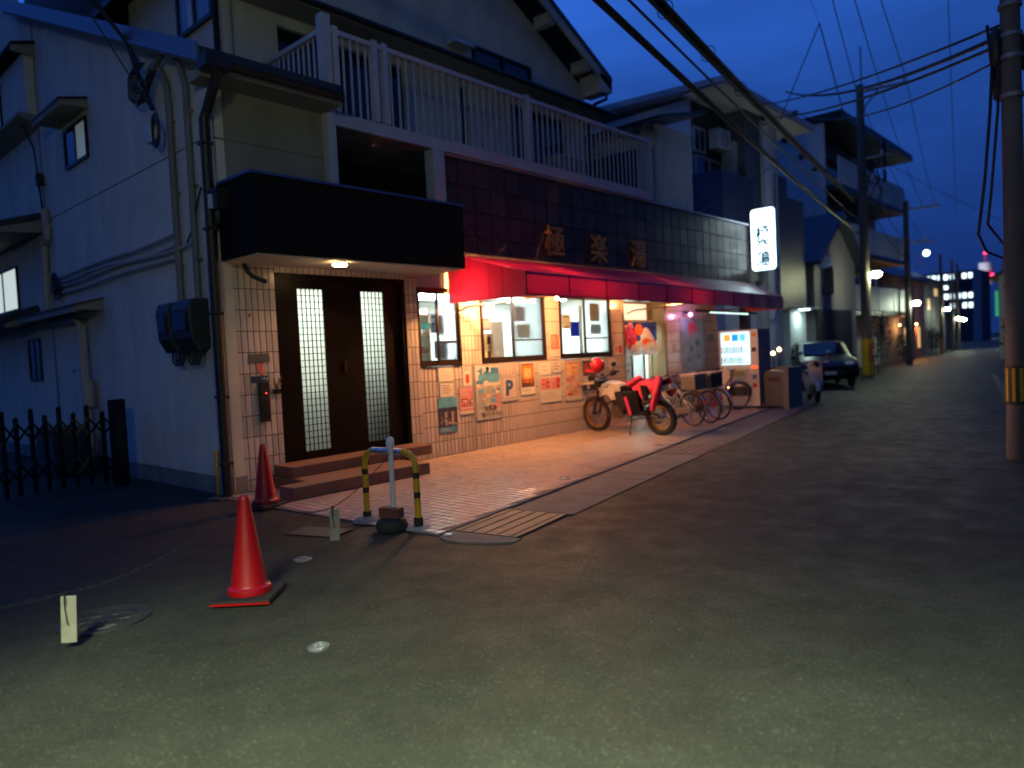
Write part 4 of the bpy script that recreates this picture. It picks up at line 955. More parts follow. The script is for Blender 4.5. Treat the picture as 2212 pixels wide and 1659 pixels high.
# ------------------------------------------------------------------ left wing details on the side wall
YS = 4.10
def hood(x0, x1, ztop, drop, dep, label_parent, mtop=dark, slope=.1):
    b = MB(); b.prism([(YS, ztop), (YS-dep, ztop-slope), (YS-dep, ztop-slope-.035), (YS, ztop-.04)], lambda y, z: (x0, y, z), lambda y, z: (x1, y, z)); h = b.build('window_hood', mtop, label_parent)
    b = MB(); b.prism([(YS, ztop-.041), (YS-dep+.02, ztop-slope-.036), (YS-dep+.02, ztop-slope-.10), (YS, ztop-drop)], lambda y, z: (x1-.05, y, z), lambda y, z: (x1-.005, y, z)); b.build('end_board', stucco_shade, h)
    b = MB(); b.box(x0, x1-.051, YS-dep+.015, YS-dep+.04, ztop-slope-.12, ztop-slope-.037); b.build('fascia', stucco_shade, h)
    b = MB(); b.box(x0, x1-.06, YS-dep+.05, YS-.003, ztop-slope-.075, ztop-slope-.06); b.build('soffit', stucco_shade, h)
    return h
def side_window(x0, x1, z0, z1, panes):
    f = MB(); t = .045
    for a in ((x0, x1, z0, z0+t), (x0, x1, z1-t, z1), (x0, x0+t, z0+t, z1-t), (x1-t, x1, z0+t, z1-t)): f.box(a[0], a[1], YS-.04, YS-.001, a[2], a[3])
    n = len(panes)
    for i in range(1, n): xm = x0+(x1-x0)*i/n; f.box(xm-.025, xm+.025, YS-.035, YS-.001, z0+t, z1-t)
    fo = f.build('window', brown, BH)
    for i, m in enumerate(panes):
        a, c = x0+(x1-x0)*i/n, x0+(x1-x0)*(i+1)/n
        b = MB(); b.box(a+.03, c-.03, YS-.018, YS-.008, z0+t, z1-t); b.build('pane', m, fo)
    return fo
litw = mat('lit_window', (.75, .82, .76), .5, emit=.62, ecol=(.86, 1, .93), var=.1, scale=2)
dimw = mat('dim_window', (.4, .46, .44), .4, emit=.10, ecol=(.75, .95, .9), var=.4, scale=3)
hood(-13.69, -12.31, 5.86, .17, .42, BH)
side_window(-13.45, -12.39, 4.95, 5.58, [glassd, dimw])
hood(-15.45, -12.23, 2.76, .2, .40, BH, mtop=mat('hood_red_brown', (.09, .035, .03), .6, var=.3))
# bay with its own hood further left
b = MB(); b.box(-18.2, -14.78, 3.93, 4.098, 6.2, 7.25); b.build('bay', stucco, BH)
b = MB(); b.prism([(4.1, 7.48), (3.72, 7.36), (3.72, 7.32), (4.1, 7.42)], lambda y, z: (-18.4, y, z), lambda y, z: (-14.68, y, z)); h = b.build('bay_hood', dark, BH)
b = MB(); b.prism([(4.1, 7.415), (3.74, 7.315), (3.74, 7.22), (4.1, 7.2)], lambda y, z: (-14.75, y, z), lambda y, z: (-14.70, y, z)); b.build('end_board', stucco_shade, h)
b = MB(); b.prism([(4.1, 6.19), (3.78, 6.19), (3.78, 6.13), (4.1, 5.98)], lambda y, z: (-18.4, y, z), lambda y, z: (-14.72, y, z)); b.build('bay_sill', stucco_shade, BH)
f = MB()
for a in ((-17.6, -16.3, 6.3, 6.36), (-17.6, -16.3, 7.08, 7.14), (-17.6, -17.54, 6.36, 7.08), (-16.36, -16.3, 6.36, 7.08)): f.box(a[0], a[1], 3.89, 3.928, a[2], a[3])
fo = f.build('window', brown, BH); b = MB(); b.box(-17.54, -16.36, 3.905, 3.915, 6.36, 7.08); b.build('pane', dimw, fo)
side_window(-18.9, -16.75, 2.9, 3.78, [litw, litw])
side_window(-16.35, -15.6, 1.5, 2.3, [glassd, glassd])
# pent roofs of the wing
for z, dep, x1, nm in ((4.36, .75, -14.95, 'pent_roof'), (2.74, .6, -15.5, 'pent_roof')):
    b = MB(); b.prism([(YS, z+.12), (YS-dep, z-.12), (YS-dep, z-.17), (YS, z+.04)], lambda y, z_: (-24, y, z_), lambda y, z_: (x1, y, z_)); pr = b.build(nm, rooft, BH)
    for i in range(16):
        x = x1-.12-i*.27; b = MB(); b.tube([(x, YS, z+.13), (x, YS-dep-.02, z-.11)], .05, 7); b.build('roof_tile', rooft, pr, smooth=True)
    b = MB(); b.prism([(YS, z+.03), (YS-dep+.03, z-.171), (YS-dep+.03, z-.25), (YS, z-.2)], lambda y, z_: (x1-.06, y, z_), lambda y, z_: (x1-.01, y, z_)); b.build('end_board', stucco_shade, pr)
    b = MB(); b.box(-24, x1-.07, YS-dep+.05, YS-.004, z-.2, z-.185); b.build('soffit', stucco_shade, pr)
# downpipes and insulated pipes
b = MB(); b.tube([(-14.55, 4.03, 4.5), (-14.52, 4.03, 3.98), (-14.74, 4.03, 3.88), (-14.78, 4.03, 2.75)], .062, 10)
b.tube([(-14.6, 4.0, 2.62), (-14.55, 4.0, 2.49), (-13.26, 4.0, 2.48), (-13.1, 4.0, 2.40), (-13.06, 4.0, 2.3), (-13.04, 4.0, .2)], .055, 10)
for z in (4.2, 3.4, 2.0, 1.3): x = -14.53 if z > 4 else -14.76 if z > 3 else -13.06; b.box(x-.07, x+.07, 3.96, 4.09, z, z+.03)
b.build('drain_pipe', pvc, BH, smooth=True)
b = MB(); b.tube([(-12.86, 3.99, 2.35), (-12.85, 3.99, 1.5)], .03, 8); b.tube([(-12.82, 3.97, 1.48), (-12.8, 3.97, 1.05)], .10, 12); b.tube([(-12.85, 3.99, 1.05), (-12.9, 3.99, .2)], .035, 8); b.build('insulated_pipe', pvc, BH, smooth=True)
b = MB(); b.tube([(-13.06, 3.95, 1.65), (-13.2, 3.9, 1.66), (-13.22, 3.9, 1.58)], .014, 6); b.build('tap', steel, BH)
# conduits and meter boxes at the corner
b = MB()
b.tube([(-9.72, 3.98, 5.42), (-9.55, 3.98, 5.47), (-9.42, 4.0, 5.38), (-9.33, 4.03, 5.18), (-9.32, 4.04, 4.9), (-9.33, 4.04, 2.35)], .042, 10)
b.tube([(-9.5, 3.96, 5.40), (-9.2, 3.96, 5.52), (-9.0, 3.97, 5.47), (-8.86, 4.0, 5.28), (-8.80, 4.03, 5.0), (-8.84, 4.04, 2.35)], .04, 10)
for z in (4.7, 3.8, 2.9):
    b.box(-9.39, -9.27, 4.02, 4.1, z, z+.025); b.box(-8.88, -8.76, 4.02, 4.1, z, z+.025)
b.build('riser_conduit', mat('conduit_grey', (.17, .165, .15), .6, var=.15, dirt=.2), BH, smooth=True)
mt = []
for x0, x1, lab in ((-9.68, -9.30, 'left dark meter box on the pale side wall'), (-9.22, -8.70, 'right and wider dark meter box beside the downpipe')):
    t = thing('meter_box', ((x0+x1)/2, 4.0, 1.75), lab, 'meter box', 'electric meter boxes')
    b = MB(); b.prism([(4.1, 1.82), (3.95, 1.78), (3.86, 1.95), (3.84, 2.30), (3.88, 2.42), (4.1, 2.43)], lambda y, z: (x0, y, z), lambda y, z: (x1, y, z)); b.build('case', meterm, t, bevel=.02)
    b = MB(); b.box(x0+.08, x1-.08, 3.828, 3.845, 2.05, 2.26); b.build('meter_window', glassd, t)
    b = MB()
    for k in range(3):
        xx = x0+.1+k*.09; b.tube([(xx, 4.0, 1.8), (xx+.02, 3.98, 1.68), (xx+.1, 3.98, 1.62), (xx+.17, 4.0, 1.72), (xx+.18, 4.02, 1.8)], .014, 6)
    b.build('cable_loop', cable, t)
b = MB()
rs = random.Random(3)
def run(x0, x1, z0, z1, r_, wav):
    pts = []
    for i in range(15):
        k = i/14; pts.append((x0+(x1-x0)*k, 4.05-rs.uniform(0, .015), z0+(z1-z0)*k+wav*sin(k*9+z0*7)-.05*sin(pi*k)*wav*10))
    b.tube(pts, r_, 7)
run(-14.4, -9.38, 3.26, 3.30, .028, .015); run(-14.4, -9.4, 3.20, 3.16, .024, .03); run(-14.4, -8.9, 3.12, 3.14, .02, .03); run(-14.4, -9.45, 2.98, 3.02, .026, .012)
b.tube([(-14.3, 4.02, 3.0), (-14.42, 4.0, 2.85), (-14.45, 4.0, 2.7)], .03, 7); b.tube([(-14.2, 4.02, 3.1), (-14.36, 4.0, 2.95), (-14.38, 4.0, 2.68)], .03, 7)
b.build('wall_cable', pvc, BH, smooth=True)
b = MB()
for k in range(4): b.torus((-14.2+.03*k, 4.0, 3.22-.05*k), .12+.02*k, .016, None, 18, 6)
b.box(-14.3, -14.1, 3.96, 4.06, 3.02, 3.12); b.build('cable_coil', cable, BH, smooth=True)
b = MB(); b.tube([(-15.0, 3.9, 6.05), (-14.75, 3.98, 5.6), (-14.72, 4.02, 5.0), (-14.66, 4.02, 4.5)], .016, 6); b.tube([(-14.72, 4.0, 4.95), (-14.6, 4.0, 4.7), (-14.62, 4.02, 4.4)], .014, 6); b.box(-14.78, -14.66, 3.98, 4.08, 4.95, 5.15); b.build('wall_cable', cable, BH)
b = MB(); b.tube([(-8.6, 4.05, 3.75), (-8.72, 4.05, 3.6), (-8.9, 4.05, 3.3), (-9.1, 4.05, 3.12)], .012, 6); b.build('wall_cable', cable, BH)
# service drop with junction box
sd = thing('service_drop', (-9.75, 3.95, 4.7), 'bundle of black overhead service cables tied to the side wall', 'cables')
b = MB()
for k in range(3):
    b.tube([(-9.2+k*.2, 1.2, 8.6), (-9.8+k*.06, 3.0, 6.6), (-10.08+k*.05, 3.88, 5.9-k*.05), (-10.0+k*.06, 3.93, 5.55)], .022, 7)
b.tube([(-10.1, 3.9, 5.9), (-9.98, 3.92, 5.55), (-9.85, 3.95, 5.3), (-9.6, 3.95, 4.92)], .03, 7)
b.build('cable_bundle', cable, sd, smooth=True)
b = MB()
for k in range(5):
    x = -10.05+.07*k; b.tube([(x+.1, 3.92, 5.6-.02*k), (x-.12, 3.9, 5.45), (x-.14, 3.9, 5.2-.03*k), (x+.05, 3.93, 5.05), (x+.2, 3.95, 5.25), (x+.33, 3.97, 5.40)], .011, 6)
for k in range(4): b.lathe([(.001, -.05), (.03, -.04), (.03, .04), (.001, .05)], 8, (-10.0+.13*k, 3.9, 5.28-.06*(k % 2)))
b.build('jumper_wire', cable, sd, smooth=True)
b = MB(); b.tube([(-9.35, 1.5, 8.4), (-9.52, 3.0, 6.3), (-9.58, 3.9, 4.95)], .009, 6)
for k in range(3): b.torus((-9.5, 3.93, 4.62), .10+.03*k, .012, Matrix.Diagonal((.8, 1, 1.3)), 18, 5)
b.build('wire_loop', cable, sd, smooth=True)
b = MB(); b.box(-9.75, -9.6, 3.9, 4.0, 4.5, 4.78); b.build('junction_box', mat('jbox', (.42, .45, .52), .5), sd, bevel=.01)

# ------------------------------------------------------------------ accordion gate
gt = thing('accordion_gate', (-11.2, 3.1, 0), 'black folding accordion gate standing across the dark yard alley', 'gate')
gp = [(-10.9, 3.72), (-11.12, 3.60), (-11.3, 3.46), (-11.34, 3.30), (-11.36, 3.13), (-11.37, 2.96), (-11.33, 2.79), (-11.28, 2.60), (-11.15, 2.42), (-11.1, 2.24), (-11.08, 2.06), (-11.06, 1.88)]
gm = mat('gate_metal', (.02, .019, .02), .35, .5, var=.2)
b = MB(); b.obox((gp[0][0], gp[0][1], .6), (.15, .17, 1.2), .3); b.build('end_post', gm, gt, bevel=.01)
for i, (x, y) in enumerate(gp[1:]):
    h_ = 1.10 if i % 2 else 1.0
    b = MB(); b.obox((x, y, h_/2+.03), (.045, .045, h_), .3); b.box(x-.035, x+.035, y-.006, y+.006, .03+h_, .045+h_); b.build('upright', gm, gt)
    b = MB(); b.lathe([(.001, 0), (.03, .004), (.03, .03), (.001, .034)], 10, (x, y, .001)); b.build('caster', rubber, gt)
for i in range(len(gp)-1):
    a, c = gp[i], gp[i+1]
    for z0 in (.18, .72):
        b = MB(); b.bar((a[0]+.03, a[1], z0), (c[0]+.03, c[1], z0+.24), .012, .028); b.bar((a[0]+.045, a[1], z0+.24), (c[0]+.045, c[1], z0), .012, .028); b.build('lattice_bar', gm, gt)
# dark clutter behind the gate
b = MB(); b.box(-13.6, -12.7, 3.4, 3.9, 0, .7); b.box(-13.5, -12.8, 3.38, 3.92, .701, .74); single(b, 'storage_box', mat('box_dark', (.06, .05, .05), .7), (-13.1, 3.6, 0), 'dark storage box behind the folding gate', 'box', bevel=.01)
t = thing('yellow_stake', (-8.4, 3.93, 0), 'yellow stake leaning at the foot of the downpipe', 'stake')
b = MB(); b.tube([(-8.40, 3.92, .02), (-8.44, 3.95, .58)], .014, 8, r1=.03); b.build('shaft', yellow, t, smooth=True)
b = MB(); b.obox((-8.38, 3.90, .012), (.2, .1, .02), .4); b.build('foot_plate', steel, t)

# ------------------------------------------------------------------ cones, chain, tags, barrier
def cone(x, y, rot, lab, tilt=0):
    t = local('traffic_cone', (x, y, 0), rot, lab, 'traffic cone', 'red cones closing the yard', tilt)
    b = MB(); b.box(-.19, .19, -.19, .19, .0, .035); b.build('base_plate', rubber, t, bevel=.008)
    b = MB(); b.box(-.193, .193, -.195, -.191, .004, .02); b.build('base_edge', conered, t)
    b = MB(); b.lathe([(.142, .036), (.145, .05), (.142, .075), (.122, .085), (.117, .10), (.036, .66), (.034, .685), (.028, .69), (.024, .685), (.024, .6)], 28); b.build('cone_body', conered, t, smooth=True)
    return t
cone(-4.62, 2.33, .75, 'nearest red traffic cone on its black base, in the open yard')
cone(-7.46, 4.02, .3, 'red traffic cone farther back beside the entrance step')
ch = thing('chain', (-5, 2.2, .3), 'thin sagging chain strung between the cones and the barrier post', 'chain')
def chain_run(a, c, sag, nm):
    a, c = Vector(a), Vector(c); L = (c-a).length; n = int(L/.04); b = MB()
    for i in range(n):
        k = (i+.5)/n; p = a.lerp(c, k); p.z -= sag*4*k*(1-k); d = (c-a); d.z += -sag*4*(1-2*k); d.normalize()
        q = d.to_track_quat('X', 'Z').to_matrix() @ Matrix.Rotation(pi/2*(i % 2)+.5, 3, 'X')
        b.torus(p, .0085 , .0020, q @ Matrix.Diagonal((1.9, 1, 1)), 8, 4)
    o = b.build(nm, mat('chain_steel', (.05, .05, .05), .5, .6), ch); return o
chain_run((-4.62, 2.33, .68), (-4.66, 1.26, .32), .10, 'chain_length')
chain_run((-4.66, 1.26, .32), (-5.1, -1.2, .45), .06, 'chain_length')
chain_run((-4.62, 2.33, .68), (-7.46, 4.02, .66), .62, 'chain_length')
chain_run((-7.44, 4.0, .10), (-5.31, 3.48, .32), .10, 'chain_length')
chain_run((-5.31, 3.48, .32), (-5.3, 4.14, .74), .05, 'chain_length')
for x, y, ang, lab in ((-4.66, 1.26, .95, 'blank wooden tag hanging from the chain at the left edge'), (-5.31, 3.48, .9, 'blank wooden tag hanging in front of the barrier')):
    t = thing('hanging_tag', (x, y, .03), lab, 'tag', 'wooden tags on the chain')
    b = MB(); b.obox((x, y, .165), (.082, .012, .27), ang, M=Matrix.Rotation(ang, 3, 'Z') @ Matrix.Rotation(.05, 3, 'Y')); b.build('board', wood, t, bevel=.003)
    b = MB()
    for k in range(4): b.tube([(x+.01*k-.015, y-.012, .33), (x+.02*sin(k*2), y-.018, .27), (x+.03*sin(k*5), y-.016, .20-.02*k)], .0025, 4)
    b.build('wire_tie', cable, t)
bg_ = thing('barrier_hoop', (-5.45, 4.2, 0), 'yellow and black striped hoop barrier at the pavement corner', 'barrier')
A_, B_ = Vector((-5.79, 4.17, 0)), Vector((-5.12, 4.25, 0))
d = (B_-A_).normalized(); zt = .70; rc = .14
arc = [A_+Vector((0, 0, z)) for z in (.02, .3, .5, zt-rc)]
arc += [A_+d*(rc-rc*cos(a))+Vector((0, 0, zt-rc+rc*sin(a))) for a in (pi/8, pi/4, 3*pi/8, pi/2)]
arc2 = [B_-d*(rc-rc*cos(a))+Vector((0, 0, zt-rc+rc*sin(a))) for a in (pi/2, 3*pi/8, pi/4, pi/8)]+[B_+Vector((0, 0, z)) for z in (zt-rc, .5, .3, .02)]
b = MB(); b.tube(arc+arc2, .03, 12); b.build('hoop', yellow, bg_, smooth=True)
for P0 in (A_, B_):
    for z in (.28, .46):
        b = MB(); b.tube([P0+Vector((0, 0, z)), P0+Vector((0, 0, z+.055))], .0312, 12); b.build('stripe', blk, bg_, smooth=True)
    b = MB(); b.tube([P0+Vector((0, 0, .02)), P0+Vector((0, 0, .10))], .042, 12); b.build('collar', blk, bg_, smooth=True)
b = MB(); b.lathe([(.001, 0), (.14, 0), (.12, .03), (.05, .05), (.001, .05)], 18, A_); b.build('foot_mound', conc, bg_, smooth=True)
b = MB(); b.lathe([(.001, 0), (.13, 0), (.11, .015), (.04, .02), (.001, .02)], 18, B_); b.build('foot_mound', conc, bg_, smooth=True)
mid = [A_+d*(.12+.05*i)+Vector((0, 0, zt)) for i in range(9)]
b = MB(); b.tube(mid, .0335, 12); b.build('foil_wrap', mat('foil', (.55, .55, .58), .28, .8, var=.3, scale=30, bump=.6, bscale=40), bg_, smooth=True)
t = thing('chain_post', (-5.3, 4.12, 0), 'white plastic chain post in a black weighted foot', 'post')
b = MB(); b.lathe([(.001, 0), (.14, 0), (.15, .04), (.13, .09), (.06, .11), (.001, .11)], 20, (-5.3, 4.08, 0)); b.build('foot', rubber, t, smooth=True)
b = MB(); b.lathe([(.024, .1), (.024, .74), (.036, .745), (.04, .78), (.036, .83), (.02, .85), (.001, .852)], 16, (-5.31, 4.12, 0)); b.build('tube', whitep, t, smooth=True)
b = MB(); b.obox((-5.36, 4.07, .155), (.11, .10, .095), .5); b.obox((-5.245, 4.10, .155), (.10, .10, .09), .35); single(b, 'brick', brick, (-5.3, 4.08, .11), 'red bricks weighing down the foot of the white post', 'bricks', bevel=.006)

# manhole and small lids in the yard
def lid(x, y, r_, m, label, cat='manhole cover', gz_=-.011, group=None):
    t = thing('manhole_cover' if r_ > .15 else 'valve_cover', (x, y, gz_), label, cat, group)
    b = MB(); b.lathe([(.001, 0), (r_, 0), (r_, .010), (r_*.92, .012), (r_*.9, .007), (.001, .007)], 32, (x, y, gz_)); b.build('lid', m, t)
    b = MB()
    for k in range(6 if r_ > .15 else 4):
        a = k*pi/3; b.torus((x+r_*.45*cos(a), y+r_*.45*sin(a), gz_+.008), r_*.2, r_*.03, Matrix.Rotation(pi/2, 3, 'X'), 12, 5)
    b.torus((x, y, gz_+.008), r_*.74, r_*.025, Matrix.Rotation(pi/2, 3, 'X'), 28, 5); b.build('pattern', m, t)
    return t
iron = mat('cast_iron', (.075, .070, .058), .55, .5, var=.4, dirt=.4, bump=.3); alu = mat('cast_alu', (.30, .31, .31), .35, .6, var=.2, dirt=.3)
lid(-5.03, 1.56, .27, iron, 'round cast iron manhole cover behind the left wooden tag')
lid(-3.46, 2.12, .06, alu, 'small bright round valve lid in the nearest asphalt', 'valve lid', -.003)
lid(-5.15, 3.06, .075, alu, 'dull round valve lid between cone and barrier', 'valve lid')
b = MB(); b.obox((-5.85, 3.66, -.007), (.55, .3, .012), .35); single(b, 'inspection_lid', iron, (-5.85, 3.66, -.01), 'rectangular iron lid in front of the tiled pavement', 'lid')
for x, y, lab in ((-5.47, 6.88, 'shiny round drain lid set in the pavement'), (-5.96, 9.93, 'round drain lid in the pavement before the motorbike')):
    lid(x, y, .08, alu, lab, 'valve lid', .008)
b = MB(); b.obox((-4.66, 4.2, .012), (.07, .05, .012), .4); single(b, 'boundary_marker', whitep, (-4.66, 4.2, .006), 'tiny white boundary marker on the kerb nose', 'marker')

# ------------------------------------------------------------------ annex and neighbours
wt = mat('white_siding', (.74, .73, .76), .7, var=.05, scale=2, dirt=.1); greytile = mat('grey_siding', (.10, .11, .12), .6, var=.15)
navy = mat('navy_siding2', (.03, .035, .09), .5, var=.15); darkroof = mat('house_roof_navy', (.025, .03, .06), .5, var=.2)
an = thing('roof_annex', (-9.6, 15, 4.8), 'small pale annex with tiled eave on the bathhouse roof', 'annex')
b = MB(); b.box(-12, -8.72, 15.02, 16.6, 4.8, 6.75); b.build('wall', stucco, an)
b = MB(); b.prism([(14.6, 6.72), (14.6, 6.80), (16.8, 7.35), (16.8, 7.25)], lambda y, z: (-12.2, y, z), lambda y, z: (-8.4, y, z)); rr = b.build('roof', rooft, an)
for i in range(9): b = MB(); b.box(-8.9-i*.4, -8.8-i*.4, 14.66, 15.02, 6.62, 6.72); b.build('rafter', stucco_shade, rr)
for x0, x1 in ((-11.6, -10.4), (-10.3, -9.3)):
    b = MB(); b.box(x0, x1, 14.98, 15.018, 5.0, 6.3); f = b.build('window', brown, an); b = MB(); b.box(x0+.06, x1-.06, 14.965, 14.979, 5.06, 6.24); b.build('pane', glassd, f)
NB = thing('white_house', (-10, 22, 0), 'white flat roofed house with corner balcony next to the bathhouse', 'house')
b = MB(); b.box(-16, -10.5, 20.0, 26.3, 0, 8.95); b.box(-10.5, -9.72, 23.25, 24.2, 0, 8.9); b.box(-10.5, -9.62, 20.0, 22.2, 0, 3.5); b.build('wall', wt, NB)
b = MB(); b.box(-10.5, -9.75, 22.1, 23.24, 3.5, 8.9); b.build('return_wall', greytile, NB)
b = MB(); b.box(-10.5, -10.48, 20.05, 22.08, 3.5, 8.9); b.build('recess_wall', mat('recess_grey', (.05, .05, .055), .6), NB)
b = MB(); b.box(-9.62, -9.55, 19.97, 22.14, 3.48, 6.66); b.box(-10.58, -9.621, 19.93, 19.99, 3.5, 6.66); b.build('balcony_panel', navy, NB)
b = MB(); b.prism([(-16.3, 9.35), (-9.15, 8.95), (-9.15, 9.12), (-16.3, 9.52)], lambda x, z: (x, 19.5, z), lambda x, z: (x, 26.6, z)); rfn = b.build('roof', whitem, NB)
b = MB(); b.box(-10.45, -9.2, 19.55, 26.5, 8.9, 8.93); b.build('soffit', wt, rfn)
for y0, y1, z0, z1 in ((20.05, 20.8, 7.4, 8.15), (20.1, 21.9, 5.9, 7.3)):
    f = MB()
    for a in ((y0, y1, z0, z0+.06), (y0, y1, z1-.06, z1), (y0, y0+.06, z0+.06, z1-.06), (y1-.06, y1, z0+.06, z1-.06), ((y0+y1)/2-.03, (y0+y1)/2+.03, z0+.06, z1-.06)): f.box(-10.48, -10.42, *a)
    f = f.build('window', whitem, NB); b = MB(); b.box(-10.46, -10.45, y0+.06, y1-.06, z0+.06, z1-.06); b.build('pane', glassd, f)
acw = mat('appliance_white', (.55, .56, .56), .5, dirt=.15)
t = thing('air_conditioner', (-10.1, 21.3, 7.5), 'wall mounted air conditioner unit under the white roof', 'air conditioner')
b = MB(); b.box(-10.35, -10.0, 20.85, 21.65, 7.55, 8.15); b.build('case', acw, t, bevel=.02)
b = MB(); b.torus((-9.995, 21.2, 7.85), .22, .012, Matrix.Rotation(pi/2, 3, 'Z'), 20, 5); b.torus((-9.995, 21.2, 7.85), .12, .01, Matrix.Rotation(pi/2, 3, 'Z'), 16, 5); b.build('fan_grille', dark, t)
b = MB(); b.tube([(-10.3, 21.6, 7.56), (-10.3, 21.62, 7.2), (-10.4, 21.6, 6.9)], .02, 6); b.build('hose', pvc, t)
t = thing('water_heater', (-10.2, 22.0, 7.0), 'white boxy water heater on the dark recess wall', 'water heater')
b = MB(); b.box(-10.44, -10.0, 21.86, 22.09, 6.85, 7.92); b.build('case', acw, t, bevel=.02); b = MB(); b.box(-10.32, -10.12, 21.85, 21.859, 7.75, 7.85); b.build('flue', dark, t)
b = MB(); b.tube([(-9.66, 23.2, 8.9), (-9.66, 23.2, 0)], .035, 8); b.tube([(-9.66, 24.26, 8.9), (-9.66, 24.26, 0)], .04, 8); b.build('downpipe', whitem, NB, smooth=True)
ND = thing('navy_house', (-10, 25.5, 0), 'navy clad narrow block with lit pale wall at street level', 'house')
b = MB(); b.box(-15, -9.72, 24.3, 25.3, 2.65, 7.2); b.box(-15, -9.72, 25.3, 26.8, 2.65, 6.55); b.build('wall', navy, ND)
b = MB(); b.box(-14.9, -9.75, 25.25, 26.75, 0, 2.64); b.build('lit_wall', mat('pale_siding', (.6, .66, .66), .6), ND)
for i in range(16): b = MB(); b.box(-9.749, -9.735, 25.25, 26.75, .04+i*.16, .19+i*.16); b.build('siding_board', MATS['pale_siding'], ND)
b = MB(); b.box(-9.9, -9.2, 25.1, 26.9, 2.66, 2.72); cp = b.build('porch_slab', whitem, ND)
b = MB(); b.box(-9.6, -9.35, 25.7, 26.1, 2.62, 2.655); b.build('porch_light', emis('porch_glow', (.75, 1, .97), 6), ND)
light('porch_lamp', 'AREA', (-9.4, 25.9, 2.6), (.72, 1, .95), 15, ND, .3)


APM = mat('apartment_wall', (.56, .55, .56), .75, var=.06, dirt=.12); bpan = mat('balcony_panel_pale', (.48, .5, .5), .6, var=.1)
AP_ = thing('apartment_block', (-13, 38, 0), 'pale apartment block with stacked balconies and dark eave', 'apartment block')
b = MB(); b.box(-22, -12.0, 33, 44, 0, 11.0); b.box(-12.0, -11.0, 33, 33.2, 3.5, 11.0); b.build('wall', APM, AP_)
b = MB(); b.box(-22.2, -10.2, 32.9, 44.5, 11.0, 11.35); b.build('roof', dark, AP_)
for k in range(3):
    z = 2.6+2.75*k
    b = MB(); b.box(-12, -10.5, 33.21, 44, z, z+.2); b.build('balcony_floor', dark, AP_)
    for j in range(4):
        b = MB(); b.box(-10.56, -10.5, 33.3+j*2.68, 33.3+j*2.68+2.55, z+.25, z+1.4); b.build('balcony_panel', bpan, AP_)
    for j in range(4):
        b = MB(); b.box(-11.99, -11.95, 33.5+j*2.6, 35.4+j*2.6, z+.2, z+2.1); b.build('window', glassd, AP_)
def house(name, x0, x1, y0, y1, zw, zr_, label, wm, ridge='x', wins=(), roofm=rooft, over=.4):
    t = thing(name, ((x0+x1)/2, (y0+y1)/2, 0), label, 'house')
    b = MB(); b.box(x0, x1, y0, y1, 0, zw)
    if ridge == 'x': b.prism([(y0, zw), (y1, zw), ((y0+y1)/2, zr_-.05)], lambda y, z: (x0, y, z), lambda y, z: (x1, y, z))
    else: b.prism([(x0, zw), (x1, zw), ((x0+x1)/2, zr_-.05)], lambda x, z: (x, y0, z), lambda x, z: (x, y1, z))
    b.build('wall', wm, t)
    b = MB()
    if ridge == 'x':
        m = (y0+y1)/2; s_ = (zr_-zw)/(m-y0)
        for ye, sg_ in ((y0-over, -1), (y1+over, 1)): b.prism([(m, zr_), (ye, zw-over*s_), (ye, zw-over*s_+.14), (m, zr_+.14)], lambda y, z: (x0-over, y, z), lambda y, z: (x1+over, y, z))
    else:
        m = (x0+x1)/2; s_ = (zr_-zw)/(m-x0)
        for xe in (x0-over, x1+over): b.prism([(m, zr_), (xe, zw-over*s_), (xe, zw-over*s_+.14), (m, zr_+.14)], lambda x, z: (x, y0-over, z), lambda x, z: (x, y1+over, z))
    b.build('roof', roofm, t)
    for (side, a, c, z0, z1, mm) in wins:
        b = MB(); q = MB()
        if side == 'f': b.box(x1, x1+.05, a, c, z0, z1); q.box(x1+.051, x1+.055, a+.06, c-.06, z0+.06, z1-.06)
        else: b.box(a, c, y0-.05, y0, z0, z1); q.box(a+.06, c-.06, y0-.055, y0-.051, z0+.06, z1-.06)
        f = b.build('window', brown, t); q.build('pane', mm, f)
    return t
beige = mat('beige_wall', (.24, .23, .21), .8, var=.1, dirt=.2); tanw = mat('tan_wall', (.28, .18, .11), .8, var=.15, dirt=.2)
greyw = mat('grey_wall', (.16, .165, .17), .8, var=.1, dirt=.2); warmw = mat('lit_window_warm', (.7, .5, .25), .5, emit=.7, ecol=(1, .62, .25)); coolw = mat('lit_window_cool', (.7, .8, .8), .5, emit=2.6, ecol=(.75, .95, 1))
house('gabled_house', -16, -9.7, 27.6, 32.4, 4.6, 6.4, 'navy roofed gabled house with dark carport beneath', mat('mauve_wall', (.20, .19, .22), .8, var=.08), 'x', [('f', 28.4, 29.6, 3.3, 4.4, glassd)], darkroof)
b = MB(); b.box(-9.69, -9.62, 27.6, 31.6, .02, 2.7); single(b, 'carport_opening', mat('opening_dark', (.015, .016, .02), .6), (-9.65, 29.6, 0), 'dark sheet standing for the shaded carport opening under the gabled house', 'shade_panel')  # flat dark sheet stands for the shade inside the open carport
t = thing('satellite_dish', (-9.4, 28.2, 4), 'white satellite dish on the gabled house wall', 'satellite dish')
b = MB(); b.lathe([(.001, -.06), (.16, -.04), (.27, .01), (.26, .02), (.15, -.03), (.001, -.05)], 20, (-9.32, 27.5, 4.4), Matrix.Rotation(radians(70), 3, 'X') @ Matrix.Rotation(.5, 3, 'Y')); b.build('dish', whitep, t, smooth=True)
b = MB(); b.tube([(-9.4, 27.62, 4.4), (-9.4, 27.6, 3.5)], .025, 6); b.build('mast', steel, t)
